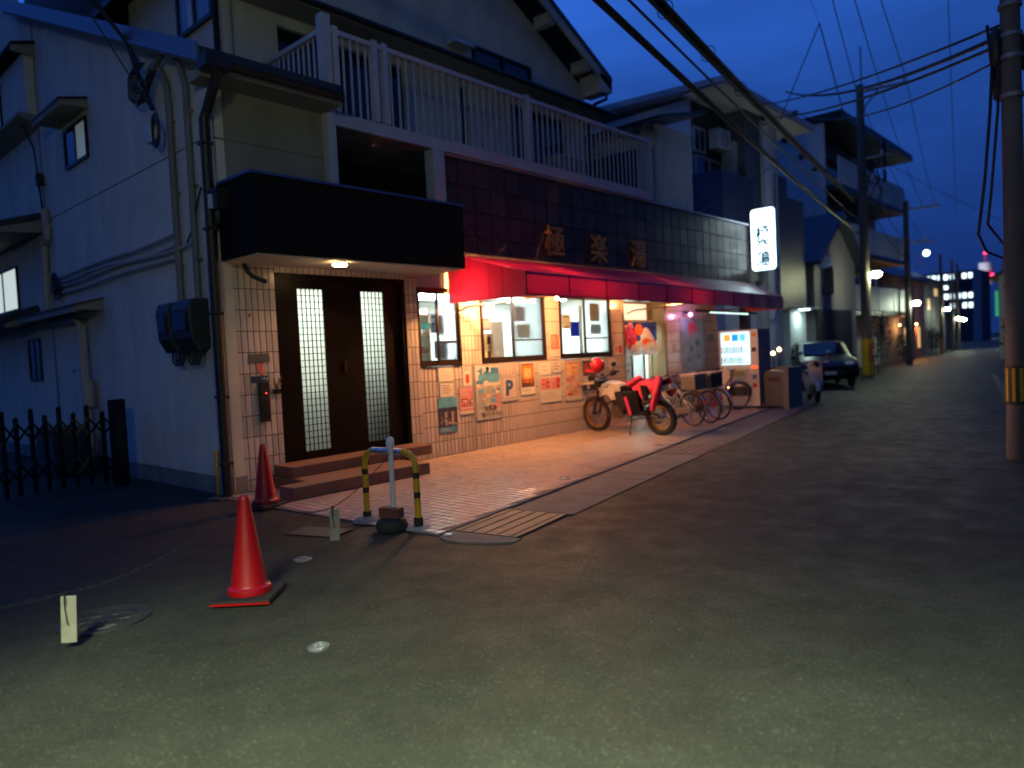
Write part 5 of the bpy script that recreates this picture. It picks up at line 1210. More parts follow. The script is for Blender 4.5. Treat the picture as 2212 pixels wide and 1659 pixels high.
house('dark_house', -19, -12.0, 45, 52, 5.2, 7.2, 'grey two storey house behind the yellow wrapped pole', greyw, 'y', [('f', 46, 47.2, 3.2, 4.3, glassd), ('f', 49, 50.2, .9, 2.1, warmw)])
house('tan_house', -21, -13.0, 53, 59, 5.4, 7.4, 'beige house with a warm lit entrance down the street', beige, 'y', [('f', 54, 55, 3.2, 4.2, glassd), ('f', 56.4, 57.4, .6, 2.2, warmw)])
house('far_house', -23, -14.3, 61, 68, 6.0, 8.0, 'dim grey house farther down the left side', greyw, 'y', [('f', 63, 64, 3.5, 4.5, glassd), ('f', 65.6, 66.6, 3.5, 4.5, warmw)])
house('corner_house', -26, -15.9, 71, 80, 6.2, 7.6, 'tall dark house near the end of the street', beige, 'y', [('f', 73, 74.2, 5.0, 5.8, warmw), ('f', 75.6, 77, 5.0, 5.8, warmw), ('f', 78, 79, 3.2, 4.2, coolw)])
house('end_house', -27, -18.0, 84, 96, 3.8, 5.2, 'low house at the far end on the left', tanw, 'y', [('f', 86, 88, 3.5, 4.6, warmw)])
# right side of the street
house('right_house', -3.3, 3.5, 27, 33, 3.0, 4.4, 'low pale house beyond the utility pole on the right', mat('right_wall', (.3, .31, .3), .8, dirt=.2), 'y', [('n', -2.6, -1.4, .9, 2.1, glassd)])
house('shop_house', -6.9, 0, 48, 60, 4.6, 6.3, 'pale shop house on the right with a green sign', mat('shop_wall', (.4, .42, .38), .8, dirt=.2), 'y')
house('garden_house', .55, 7, 12.2, 20, 5.6, 7.4, 'dark house at the right edge of the photograph', greyw, 'y', [('n', 1.2, 2.6, 1.2, 2.6, glassd)])
house('opposite_house', 1.9, 9, -2.8, 10.4, 5.8, 7.8, 'dark house across the street behind the viewer', greyw, 'y')
house('opposite_house', 2.7, 9, -16, -3.6, 6.2, 8.2, 'second house across the street behind the viewer', beige, 'y')
b = MB(); b.box(-7.1, -7.02, 48.2, 48.7, 2.4, 3.8); sgn_ = single(b, 'green_sign', mat('green_sign', (.02, .35, .14), .5, emit=.35, ecol=(.05, .8, .3)), (-7.14, 48.7, 2.2), 'green lit sign on the shop house at the right', 'sign')
b = MB(); b.box(-7.0, -6.95, 51, 52.6, 2.5, 2.9); single(b, 'orange_sign', emis('orange_sign', (1, .35, .08), 5), (-9, 51.8, 2.5), 'small orange lit sign farther along on the right', 'sign')
t = thing('garden_light', (-3.55, 29.5, 2.9), 'white globe lamp at the right edge behind the pole', 'lamp')
b = MB(); b.sphere((-1.95, 16.0, 1.62), .05, 10, 7); t2 = thing('path_lamp', (-1.95, 16.0, 0), 'warm little lamp low beside the right hand pole', 'lamp'); b.build('globe', emis('path_glow', (1, .7, .4), 5), t2, smooth=True)
b = MB(); b.tube([(-1.95, 16.0, 0), (-1.95, 16.0, 1.57)], .02, 6); b.build('stem', dark, t2)
b = MB(); b.sphere((-3.45, 29.2, 3.0), .14, 10, 7); b.build('globe', emis('white_globe', (.9, .95, 1), 2), t, smooth=True)
b = MB(); b.bar((-3.3, 29.2, 3.0), (-3.42, 29.2, 3.0), .03, .03); b.build('bracket', dark, t)
# far apartment building with rows of lit windows, and the red white tower
fa = thing('far_apartment', (-28, 152, 0), 'distant apartment building with rows of lit white windows', 'apartment block')
b = MB(); b.box(-40, -24.3, 150, 160, 0, 12.6); b.build('wall', mat('far_wall', (.05, .055, .075), .8), fa)
rsw = random.Random(5)
for r_ in range(4):
    for c_ in range(14):
        x = -37.4+c_*.95; z = 6.0+1.75*r_; on = rsw.random() < (.75, .9, .6, .8)[r_]
        b = MB(); b.box(x, x+.62, 149.93, 149.99, z, z+.9); b.build('window', coolw if on else glassd, fa)
b = MB(); b.box(-25.4, -24.2, 149.9, 151, 0, 12.4); b.build('stair_tower', mat('far_pale', (.3, .33, .36), .8), fa)
tw = thing('relay_tower', (-31.2, 200, 0), 'distant red and white relay tower with red lamps', 'tower')
tr = mat('tower_red_lit', (.5, .02, .04), .6, emit=.12, ecol=(1, .05, .1)); twm = mat('tower_white', (.5, .5, .55), .6)  # red sections get a faint glow standing in for light falling on them
for z0, z1, r_, m in ((0, 12.5, .8, twm), (12.5, 14.0, 1.5, twm), (14.0, 15.6, 1.6, tr), (15.6, 17.6, 1.45, twm), (17.6, 19.6, .16, tr)):
    b = MB(); b.lathe([(r_, z0), (r_*.96, z1-.01)], 14, (-31.2, 200, 0)); b.build('section', m, tw)
for x, z in ((-31.2, 19.9), (-32.8, 14.2), (-29.7, 14.6)): b = MB(); b.sphere((x, 198.4 if z < 19 else 200, z), .32, 10, 7); b.build('beacon', emis('beacon', (1, .03, .12), 6), tw)
light('tower_fill', 'POINT', (-36, 188, 11), (.9, .9, 1), 9000, tw, .5)  # unseen fill light added to brighten the tower
t = thing('sign_tower', (-17.5, 72.5, 8), 'bright white lamp on a mast above the left roofs', 'lamp')
b = MB(); b.sphere((-15.9, 73.4, 8.85), .26, 10, 7); b.build('globe', emis('mast_glow', (.72, .95, 1), 9), t); b = MB(); b.tube([(-16.7, 73.4, 7.5), (-16.5, 73.4, 8.4), (-15.9, 73.4, 8.7)], .04, 6); b.build('mast', steel, t)

# ------------------------------------------------------------------ utility poles, street lamps, wires
def pole(x, y, h, r0, r1, label):
    t = thing('utility_pole', (x, y, 0), label, 'utility pole', 'concrete utility poles along the street')
    b = MB(); b.lathe([(r0, 0), (r0+(r1-r0)*.3, h*.3), (r0+(r1-r0)*.6, h*.6), (r1, h), (.001, h)], 20, (x, y, 0)); b.build('shaft', concpole, t, smooth=True)
    return t
def arm(t, x, y, z, L0, L1, n=3, w_=.08):
    b = MB(); c = kn; b.bar(Vector((x, y, z))+c*L0, Vector((x, y, z))+c*L1, w_, w_); b.build('cross_arm', steel_d, t)
    for i in range(n):
        p = Vector((x, y, z))+c*(L0+(L1-L0)*(i+.5)/n if n > 1 else L1)
        b = MB(); b.lathe([(.02, 0), (.05, .03), (.03, .06), (.055, .10), (.03, .14), (.04, .17), (.001, .18)], 10, p+Vector((0, 0, w_/2))); b.build('insulator', whitep, t, smooth=True)
steel_d = mat('galvanised', (.30, .30, .29), .5, .6, var=.2, dirt=.2)
def lamp_head(t, x, y, z, L, power, col=(.80, 1, .72), glow=16, spot=None):
    d_ = kn
    p0 = Vector((x, y, z-.15)); p1 = p0+d_*(L*.7)+Vector((0, 0, .22)); p2 = p0+d_*L+Vector((0, 0, .16))
    b = MB(); b.tube([p0, p0+d_*(L*.3)+Vector((0, 0, .15)), p1, p2], .022, 8); b.build('lamp_arm', steel_d, t, smooth=True)
    b = MB(); b.obox(p2+d_*.12+Vector((0, 0, .02)), (.36, .16, .06), KA); b.build('lamp_head', whitep, t, bevel=.01)
    b = MB(); b.sphere(p2+d_*.12+Vector((0, 0, -.08)), .15, 12, 8, (1.25, 1.0, .8)); b.build('lamp_glass', emis('street_glow_%d' % glow, col, glow), t, smooth=True)
    if spot: light('street_light', 'SPOT', p2+d_*.12+Vector((0, 0, -.2)), col, power, t, .55, rot=spot[1], spot=radians(spot[0]), blend=1)
    else: light('street_light', 'POINT', p2+d_*.12+Vector((0, 0, -.16)), col, power, t, .07)
pR = pole(-1.34, 10.5, 9.6, .122, .085, 'near concrete utility pole at the right kerb with yellow striped guard')
b = MB(); b.lathe([(.126, .66), (.1255, 1.13)], 22, (-1.34, 10.5, 0)); b.build('guard_wrap', blk, pR, smooth=True)
for k in range(10):
    a = k*2*pi/10+.15; M_ = Matrix.Rotation(a, 3, 'Z'); b = MB(); b.obox(Vector((-1.34, 10.5, .9))+M_ @ Vector((.1275, 0, 0)), (.004, .034, .40), a); b.build('yellow_stripe', yellow, pR)
for z in (4.3, 4.75, 5.0, 5.35, 6.5): b = MB(); b.lathe([(.125, z), (.125, z+.05)], 18, (-1.34, 10.5, 0)); b.build('band', steel_d, pR)
b = MB()
for i, (dx, z0) in enumerate(((-.14, 5.1), (-.12, 4.9), (-.13, 4.7), (.14, 5.0))): b.lathe([(.02, 0), (.06, .04), (.07, .3), (.05, .42), (.02, .45)], 10, (-1.34+dx, 10.45+.05*i, z0-.4))
b.build('cable_joint', blk, pR, smooth=True)
b = MB(); b.tube([(-1.56, 10.44, 5.2), (-1.52, 10.44, 4.7), (-1.55, 10.46, 4.2), (-1.62, 10.47, 3.4), (-1.7, 10.47, 2.75), (-1.78, 11.5, 2.62), (-2.4, 19, 3.0), (-3.4, 27, 3.3)], .018, 7); b.tube([(-1.45, 10.44, 4.9), (-1.47, 10.45, 4.2), (-1.55, 10.46, 3.3), (-1.6, 10.47, 2.85), (-1.66, 12, 2.75), (-2.3, 19, 3.1), (-3.3, 27, 3.4)], .016, 7); b.build('drop_cable', cable, pR, smooth=True)
p2 = pole(-8.36, 29.1, 10.9, .19, .13, 'second utility pole with a yellow guard and street lamp by the black car')
b = MB(); b.lathe([(.197, .15), (.194, 1.5)], 22, (-8.36, 29.1, 0)); yw = b.build('yellow_guard', yellow, p2, smooth=True)
b = MB(); b.obox((-8.2, 28.98, 1.0), (.05, .14, .7), -.6); b.build('notice_strip', mat('orange_notice', (.6, .12, .03), .5), p2)
arm(p2, -8.36, 29.1, 10.65, -.1, 1.75); arm(p2, -8.36, 29.1, 8.2, -.3, 1.0, 2)
b = MB(); b.bar((-8.36, 29.1, 9.9), Vector((-8.36, 29.1, 10.6))+kn*.6, .05, .05); b.tube([(-8.3, 29.1, 10.9), (-8.3, 29.1, 12.3)], .03, 6); b.build('brace', steel_d, p2)
b = MB()
for i in range(3): b.lathe([(.001, 0), (.06, .02), (.06, .4), (.04, .5), (.001, .52)], 10, Vector((-8.36, 29.1, 7.2+.55*i))+kn*.75)
b.build('cutout_switch', dark, p2, smooth=True)
b = MB(); rs2 = random.Random(9)
for i in range(9):
    p = Vector((-8.36, 29.1, 8.2))+kn*rs2.uniform(-.1, .9); q = Vector((-8.36, 29.1, rs2.uniform(6.2, 7.4)))+kn*rs2.uniform(.1, .9); m_ = (p+q)/2+kn*rs2.uniform(-.3, .4); b.tube([p, m_, q], .016, 5)
b.build('jumper_wire', cable, p2)
lamp_head(p2, -8.36, 29.1, 3.95, .25, 130, (.93, 1, .58), 190)
p3 = pole(-10.1, 42.4, 8.6, .17, .12, 'third utility pole with a street lamp farther down the left side')
arm(p3, -10.1, 42.4, 8.15, -.1, 1.6); arm(p3, -10.1, 42.4, 6.4, -.1, 1.2, 2); lamp_head(p3, -10.1, 42.4, 3.3, .25, 110, (.86, 1, .72), 150)
for (x, y, zl, pw, lab) in ((-13.6, 67.3, 3.6, 200, 'fourth slim pole with lamp, in the far street'), (-13.9, 73.1, 2.9, 120, 'fifth slim pole with lamp, in the far street'), (-14.4, 78, 2.85, 120, 'sixth slim pole with lamp, in the far street'), (-11.3, 81.4, 2.9, 150, 'far lamp pole on the right side of the street')):
    t = pole(x, y, 8, .13, .1, lab); lamp_head(t, x, y, zl, .3, pw*1.2, (.9, 1, .7), 140)
for x, y, z in ((-12.6, 54.9, 2.3),):
    t = thing('porch_light', (x, y, z), 'warm porch lamp lighting the road orange far down the left', 'lamp'); b = MB(); b.sphere((x, y, z), .07, 10, 7); b.build('globe', emis('porch_warm', (1, .5, .2), 14), t); light('porch_glow_lamp', 'POINT', (x+.15, y-.3, z-.1), (1, .45, .15), 260, t, .1)
    b = MB(); b.bar((x-.55, y, z), (x-.06, y, z), .03, .03); b.build('bracket', dark, t)
t = thing('porch_light', (-11.6, 47.5, 2.2), 'warm lamp on the grey house beside the street', 'lamp'); b = MB(); b.sphere((-11.8, 47.5, 2.2), .06, 10, 7); b.build('globe', emis('porch_warm', (1, .5, .2), 14), t); light('porch_glow_lamp', 'POINT', (-11.5, 47.5, 2.1), (1, .42, .12), 70, t, .1)
# the street lamp that lights the near road stands at the kerb behind the camera
pL = pole(1.35, -1.6, 9, .14, .1, 'utility pole with street lamp at the kerb behind the viewer')
LAMPX = 1
lamp_head(pL, 1.35, -2.2, 4.7, -1.5, 12500, (.84, 1, .70), 20, (118, (radians(8), 0, 0)))
light('lamp_spill', 'POINT', Vector((1.35, -2.2, 0))+kn*-1.6+Vector((0, 0, 4.55)), (.9, 1, .66), 240, pL, .1)
# unseen house added outside the frame to keep the street lamp off the yard
house('yard_shade_house', -9, -2.2, -7.5, -1.0, 3.3, 4.6, 'low pale house added out of view to shade the near yard', beige, 'x')
# overhead cables
def cableobj(name, label, runs, m=cable, cat='overhead cable', group=None):
    t = thing(name, runs[0][0][0], label, cat, group)
    for pts, r_, sag in runs:
        a, c = Vector(pts[0]), Vector(pts[-1]); n = 24; P = []
        for i in range(n+1):
            k = i/n; p = a.lerp(c, k); p.z -= sag*4*k*(1-k); P.append(p)
        b = MB(); b.tube(P, r_, 6); b.build('cable', m, t, smooth=True)
    return t
e2 = Vector((sin(KA), -cos(KA), 0))   # towards the camera along the street
def along(x, y, z, s_, dz=0, off=0): p = Vector((x, y, z))+e2*s_+kn*off; p.z += dz; return p
P2 = Vector((-8.36, 29.1, 0))
def bundle(off, z0, z1, n, spread, r_, sag, seed):
    rr_ = random.Random(seed); out = []
    for i in range(n):
        o_ = off+rr_.uniform(-spread, spread); dz = rr_.uniform(-spread, spread)*1.3
        out.append(([P2+kn*(o_*.4)+Vector((0, 0, z0+dz*.6)), along(P2.x, P2.y, z1+dz, 34, 0, o_)], r_*rr_.uniform(.7, 1.2), sag))
    return out
# offsets and heights solved so that they leave the frame where they do in the photograph
cableobj('telephone_cable', 'lowest pair of black telephone cables crossing the sky', bundle(-.45, 5.45, 5.95, 4, .055, .028, .22, 1), group='cables along the street')
cableobj('power_cable', 'single black cable between the two cable bundles', bundle(-.6, 6.05, 6.4, 1, .0, .027, .2, 2), group='cables along the street')
cb = cableobj('cable_bundle', 'thick upper bundle of black cables crossing the sky', bundle(-.62, 6.7, 6.7, 9, .085, .03, .2, 3), group='cables along the street')
for i in range(9):
    b = MB(); s_ = 7+i*2.1; p = along(P2.x, P2.y, 6.66-.06*sin(i), s_, -.16*sin(s_/34*pi), -.5); b.lathe([(.001, 0), (.075, .01), (.075, .09), (.001, .1)], 8, p, Matrix.Rotation(pi/2, 3, 'X'))
    b.torus(p, .13, .008, None, 12, 4); b.build('cable_clamp', cable, cb)
for i, (nx, ny, fx, fy) in enumerate(((-6.81, 21.55, -8.45, 28.9), (-6.37, 22.04, -7.75, 29.4), (-5.85, 22.62, -6.95, 29.8))):
    a = Vector((fx, fy, 10.85)); n_ = Vector((nx, ny, 11.0)); dd = (n_-a); far = a+dd*4
    c3 = Vector((-10.1, 42.4, 8.35))+kn*(.2+.55*i)
    cableobj('power_line', ('left', 'middle', 'right')[i]+' one of the three high power lines over the street', [([a, far], .016, .12), ([a, c3], .014, .3)], group='high power lines')
Rp = Vector((-1.45, 10.5, 0))
xr = [((-11.4, 25.6, 10.2), 5.18, .018, .25), ((-9.6, 25.2, 10.1), 5.05, .03, .35), ((-11.2, 25.4, 9.75), 4.95, .022, .35), ((-9.43, 25, 9.4), 4.78, .014, .5)]
t = cableobj('crossing_cable', 'cables slanting across the sky from the right hand pole', [([Rp+Vector((0, 0, z)), Vector(p)], r_, s_) for p, z, r_, s_ in xr])
for k, f_ in ((0, .80), (3, .93)):
    p, z, r_, s_ = xr[k]; a = Rp+Vector((0, 0, z)); q = a.lerp(Vector(p), f_); q.z -= s_*4*f_*(1-f_)
    b = MB(); b.sphere(q, .09, 10, 7, (1.4, 1.2, .8)); b.build('splice_case', cablegrey, t, smooth=True)
apx = Vector((-7.35, 22, 10.68))
t = cableobj('guy_wire', 'pair of wires meeting in a peak above the white house', [([apx, Vector((-8.6, 22, 8.2))], .016, 0), ([apx, Vector((-8.36, 29.0, 7.4))], .02, 0), ([apx, Vector((-7.9, 21, 13))], .006, 0)])
cableobj('service_wire', 'thin wires falling from the right pole towards far roofs', [([Vector((-3.4, 18, 11.5)), Vector((-8.3, 45, 7.9))], .012, .2), ([P2+Vector((0, 0, 8.1))+kn*.6, Vector((-2.5, 45, 5.2))], .01, .4), ([Vector((-8.4, 29.2, 8.1)), Vector((-10.1, 42.4, 6.5))], .02, .4), ([Vector((-8.4, 29.2, 7.2)), Vector((-10.1, 42.4, 5.6))], .02, .5), ([Vector((-10.1, 42.4, 6.4)), Vector((-13.6, 67.3, 6.6))], .02, .5), ([Vector((-10.1, 42.4, 8.2)), Vector((-13.6, 67.3, 7.7))], .014, .4)])
cableobj('house_wire', 'thin wire from the white house down to the bathhouse roof', [([Vector((-9.0, 24.5, 8.2)), Vector((-9.4, 17.5, 5.0))], .01, .3)])

# ------------------------------------------------------------------ two wheelers
RXZ = Matrix.Identity(3)
def wheel(parent, x, z, r_, tr, tyre, rim, nsp=0, sw=.0016, hub=.025, spm=None, knob=False, w_=1.0):
    b = MB(); b.torus((x, 0, z), r_-tr, tr, Matrix.Diagonal((1, w_, 1)), 40, 8)
    if knob:
        for i in range(44):
            a = 2*pi*i/44
            for s_ in (-1, 1):
                b.obox((x+(r_-.006)*cos(a+.04*s_), s_*tr*.45*w_, z+(r_-.006)*sin(a+.04*s_)), (.02, tr*.6, .022), M=Matrix.Rotation(-a, 3, 'Y'))
    wo_ = b.build('wheel', tyre, parent, smooth=not knob)
    b = MB(); b.torus((x, 0, z), r_-2*tr-.004, .012 if not knob else .017, Matrix.Diagonal((1, 1.4, 1)), 36, 6); b.build('rim', rim, wo_, smooth=True)
    b = MB(); b.tube([(x, -.045, z), (x, .045, z)], hub, 10)
    for i in range(nsp):
        a = 2*pi*i/nsp; a2 = a+(.35 if i % 2 else -.35); s_ = .03 if i % 4 < 2 else -.03
        b.tube([(x+hub*.8*cos(a2), s_, z+hub*.8*sin(a2)), (x+(r_-2*tr-.004)*cos(a), 0, z+(r_-2*tr-.004)*sin(a))], sw, 4, cap=False)
    b.build('spokes', spm or chrome, wo_)
    return wo_
gold_rim = mat('gold_rim', (.75, .36, .04), .28, .8, var=.1); mcw = mat('moto_white', (.62, .56, .52), .35, dirt=.15); jr = mat('jacket_red', (.55, .015, .06), .75, var=.2, scale=9, bump=.2, bscale=30)
jb = mat('jacket_black', (.009, .008, .009), .8, spec=.1, var=.3); engm = mat('engine_grey', (.10, .09, .08), .45, .6, var=.3); helm = mat('helmet_red', (.42, .01, .02), .16, var=.1, coat=.6)
# motorbike: local x forward, built about the rear contact point, leaning on its stand
Rr, Fr = Vector((-6.58, 11.10, .008)), Vector((-8.10, 11.30, .008))
mrot = math.atan2((Fr-Rr).y, (Fr-Rr).x)
mb = local('motorbike', Rr, mrot, 'white off road motorbike with gold rims and a red jacket on its seat', 'motorbike', tilt=0)
mb.rotation_euler = (radians(-7) if 0 else radians(-6), 0, mrot)
WB = (Fr-Rr).length
wheel(mb, 0, .315, .315, .052, rubber, gold_rim, 24, .002, .05, chrome, True)
fwl = wheel(mb, WB, .34, .34, .042, rubber, gold_rim, 28, .002, .04, chrome, True)
b = MB()
for s_ in (-1, 1): b.tube([(WB, s_*.085, .34), (WB-.10, s_*.085, .60)], .03, 10); b.tube([(WB-.10, s_*.085, .58), (WB-.27, s_*.085, 1.0)], .024, 10)
for z, x in ((.78, WB-.18), (.97, WB-.255)): b.bar((x, -.1, z), (x, .1, z), .05, .035)
b.build('fork', blk, mb, smooth=True)
b = MB(); n = 12
def fp(k, s_):
    x = WB-.34+.80*k; return (x, s_*(.085-.035*k), .80+.145*sin(pi*(.28+.52*k))-.02*abs(s_))
for i in range(n):
    k0, k1 = i/n, (i+1)/n
    b.add([fp(k0, -1), fp(k1, -1), fp(k1, 0), fp(k0, 0), fp(k0, 1), fp(k1, 1)], [(0, 1, 2, 3), (3, 2, 5, 4)])
b.build('front_fender', mcw, mb, smooth=True)
b = MB()
for i in range(20):   # disc brake
    pass
b.torus((WB, .055, .34), .10, .006, Matrix.Diagonal((1, .4, 1)), 24, 5); b.torus((WB, .055, .34), .075, .005, Matrix.Diagonal((1, .4, 1)), 20, 5); b.build('brake_disc', steel, fwl)
b = MB(); b.tube([(WB-.30, 0, .93), (WB-.42, 0, .62), (WB-.62, 0, .42), (WB-.85, 0, .40), (WB-.92, 0, .62), (WB-.95, 0, .78)], .025, 8); b.tube([(WB-.30, 0, .95), (WB-.6, 0, .84), (WB-.95, 0, .78), (.02, 0, .82)], .024, 8); b.tube([(WB-.9, .06, .44), (0, .085, .315)], .022, 8); b.tube([(WB-.9, -.06, .44), (0, -.085, .315)], .022, 8); b.build('frame', blk, mb, smooth=True)
b = MB(); b.obox((WB-.62, 0, .42), (.30, .20, .20)); b.tube([(WB-.58, 0, .5), (WB-.50, 0, .74)], .085, 10)
for k in range(6): b.obox((WB-.575+.013*k, 0, .54+.032*k), (.2, .2, .008), M=Matrix.Rotation(.3, 3, 'Y'))
b.tube([(WB-.66, -.11, .40), (WB-.66, .11, .40)], .085, 12); b.build('engine', engm, mb, smooth=True)
b = MB(); b.tube([(WB-.45, .06, .6), (WB-.33, .08, .5), (WB-.40, .1, .34), (WB-.7, .11, .30), (WB-.95, .12, .42), (.15, .14, .62)], .02, 8); b.tube([(.30, .14, .58), (-.10, .15, .70)], .045, 10, r1=.05); b.build('exhaust', mat('exhaust', (.16, .12, .1), .35, .8), mb, smooth=True)
b = MB(); b.prism([(WB-.28, .90), (WB-.42, .98), (WB-.70, .93), (WB-.78, .82), (WB-.62, .74), (WB-.40, .72)], lambda x, z: (x, -.12, z), lambda x, z: (x, .12, z)); b.build('fuel_tank', mcw, mb, bevel=.03, smooth=True)
for s_ in (-1, 1):
    b = MB(); b.prism([(WB-.26, .86), (WB-.38, .92), (WB-.62, .80), (WB-.72, .66), (WB-.55, .64), (WB-.50, .74), (WB-.32, .72)], lambda x, z: (x, s_*.125, z), lambda x, z: (x, s_*.165, z)); b.build('shroud', mcw, mb, bevel=.008)
b = MB(); b.prism([(WB-.70, .86), (WB-.80, .90), (.10, .94), (-.14, .97), (-.14, .92), (.1, .85), (WB-.74, .80)], lambda x, z: (x, -.11, z), lambda x, z: (x, .11, z)); b.build('seat', jb, mb, bevel=.02, smooth=True)
b = MB(); b.prism([(.18, .84), (-.05, .88), (-.32, .92), (-.36, .86), (-.2, .80), (.1, .76)], lambda x, z: (x, -.08, z), lambda x, z: (x, .08, z)); b.build('rear_fender', mcw, mb, bevel=.015)
b = MB(); b.obox((-.33, 0, .80), (.05, .12, .06)); b.build('tail_lamp', mat('tail_red', (.4, .02, .02), .3), mb)
b = MB(); b.obox((WB-.14, 0, .90), (.12, .17, .20), M=Matrix.Rotation(-.3, 3, 'Y')); b.build('headlight', blk, mb, bevel=.02)
b = MB(); b.tube([(WB-.34, .38, 1.10), (WB-.30, .2, 1.09), (WB-.27, .06, 1.03), (WB-.27, -.06, 1.03), (WB-.30, -.2, 1.09), (WB-.34, -.38, 1.10)], .012, 8); b.build('handlebar', blk, mb, smooth=True)
for s_ in (-1, 1):
    b = MB(); b.tube([(WB-.345, s_*.38, 1.10), (WB-.325, s_*.27, 1.096)], .018, 8); b.build('grip', rubber, mb)
    b = MB(); b.tube([(WB-.31, s_*.22, 1.10), (WB-.33, s_*.26, 1.22)], .006, 6); b.sphere((WB-.33, s_*.27, 1.25), .055, 10, 7, (.4, 1.2, .8)); b.build('mirror', blk, mb, smooth=True)
    b = MB(); b.obox((WB-.26, s_*.30, 1.08), (.06, .14, .1)); b.build('hand_guard', blk, mb, bevel=.02)
b = MB(); b.tube([(.55, .12, .40), (.50, .30, .02)], .012, 8); b.tube([(.5, .30, .02), (.44, .34, .012)], .016, 6); b.build('kick_stand', blk, mb, smooth=True)
b = MB(); b.tube([(.55, .10, .36), (.62, .22, .36)], .016, 6); b.tube([(.55, -.10, .36), (.62, -.22, .36)], .016, 6); b.build('foot_peg', steel, mb)
b = MB(); b.torus((0, .075, .315), .085, .012, Matrix.Diagonal((1, .5, 1)), 20, 5); b.tube([(0, .075, .40), (.55, .075, .47)], .006, 5); b.tube([(0, .075, .23), (.55, .075, .36)], .006, 5); b.build('chain_drive', dark, mb)
# side bag hanging on the camera side, in front of the rear wheel
b = MB(); b.prism([(.62, .82), (.28, .84), (.24, .46), (.52, .38), (.60, .52)], lambda x, z: (x, .13, z), lambda x, z: (x, .25, z)); sb_ = single(MB().box(0, 0, 0, 0, 0, 0), 'side_bag', jb, (0, 0, 0), 'x', 'bag') if 0 else b.build('side_bag', jb, mb, bevel=.03, smooth=True)
b = MB(); b.prism([(.58, .72), (.52, .74), (.44, .40), (.50, .39)], lambda x, z: (x, .251, z), lambda x, z: (x, .262, z)); b.build('bag_stripe', mat('bag_pink', (.65, .03, .14), .6), sb_)
b = MB(); b.prism([(.86, .80), (.66, .82), (.62, .48), (.72, .42), (.82, .55)], lambda x, z: (x, .135, z), lambda x, z: (x, .20, z)); b.build('side_cover', mat('cover_grey', (.02, .018, .018), .7, spec=.15), mb, bevel=.02)
# jacket: draped sheet over the seat with sleeves, a thing of its own that lies on the bike
mbM = Matrix.Translation(Rr) @ Matrix.Rotation(mrot, 4, 'Z') @ Matrix.Rotation(radians(-6), 4, 'X')
jk = local('red_jacket', Rr, mrot, 'red and black jacket draped over the motorbike seat', 'jacket')
jk.rotation_euler = mb.rotation_euler
b = MB(); nx_, ny_ = 16, 18
def drape(i, j):
    x = -.18+.62*i/nx_; t_ = -1+2*j/ny_; s_ = t_*(.40+.05*sin(i*.9))
    if abs(s_) < .14: y, z = s_, 1.0+.02*sin(i*1.3+j)-.3*s_*s_
    else: y = math.copysign(.14+.10*(1-math.exp(-(abs(s_)-.14)*6)), s_)+.012*sin(i*1.7+j); z = 1.0-(abs(s_)-.13)*(1.0+.15*sin(i*.8))
    return (x+.02*sin(j*.7), y, z+.012*sin(i*2.1))
vs = [drape(i, j) for i in range(nx_+1) for j in range(ny_+1)]
fs = [(i*(ny_+1)+j, i*(ny_+1)+j+1, (i+1)*(ny_+1)+j+1, (i+1)*(ny_+1)+j) for i in range(nx_) for j in range(ny_)]
b.add(vs, fs)
jo = b.build('body', jr, jk, smooth=True)
sm = jo.modifiers.new('thick', 'SOLIDIFY'); sm.thickness = .018
sb2 = jo.modifiers.new('sub', 'SUBSURF'); sb2.levels = 1; sb2.render_levels = 1
b = MB(); b.tube([(-.12, .10, 1.03), (-.20, .20, .96), (-.17, .27, .80), (-.10, .29, .62), (-.06, .285, .50)], .062, 12, r1=.048); b.build('sleeve', jr, jk, smooth=True)
b = MB(); b.tube([(.30, .06, 1.03), (.36, .16, 1.0), (.50, .20, .93)], .06, 12, r1=.05); b.build('sleeve', jr, jk, smooth=True)
b = MB(); b.prism([(.18, .94), (.05, .93), (.02, .70), (.14, .66)], lambda x, z: (x, .235, z), lambda x, z: (x, .27, z)); b.build('black_panel', jb, jk, bevel=.015)
# helmet on the bar end
hp = mbM @ Vector((WB-.42, .30, 1.16))
hm = local('helmet', hp, mrot+.7, 'red off road helmet hung on the motorbike handlebar', 'helmet')
b = MB(); b.sphere((0, 0, .15), .135, 20, 14, (1.08, .95, 1.05)); b.build('shell', helm, hm, smooth=True)
b = MB(); b.sphere((.055, 0, .14), .115, 16, 10, (.95, .9, .62)); b.build('visor', glassd, hm, smooth=True)
b = MB(); b.prism([(.10, .02), (.20, .05), (.20, .10), (.10, .08), (.02, .02)], lambda x, z: (x, -.075, z), lambda x, z: (x, .075, z)); b.build('chin_bar', helm, hm, bevel=.02, smooth=True)
b = MB(); b.prism([(.02, .25), (.24, .25), (.25, .235), (.04, .225)], lambda x, z: (x, -.09, z), lambda x, z: (x, .09, z)); b.build('peak', blk, hm, bevel=.006)

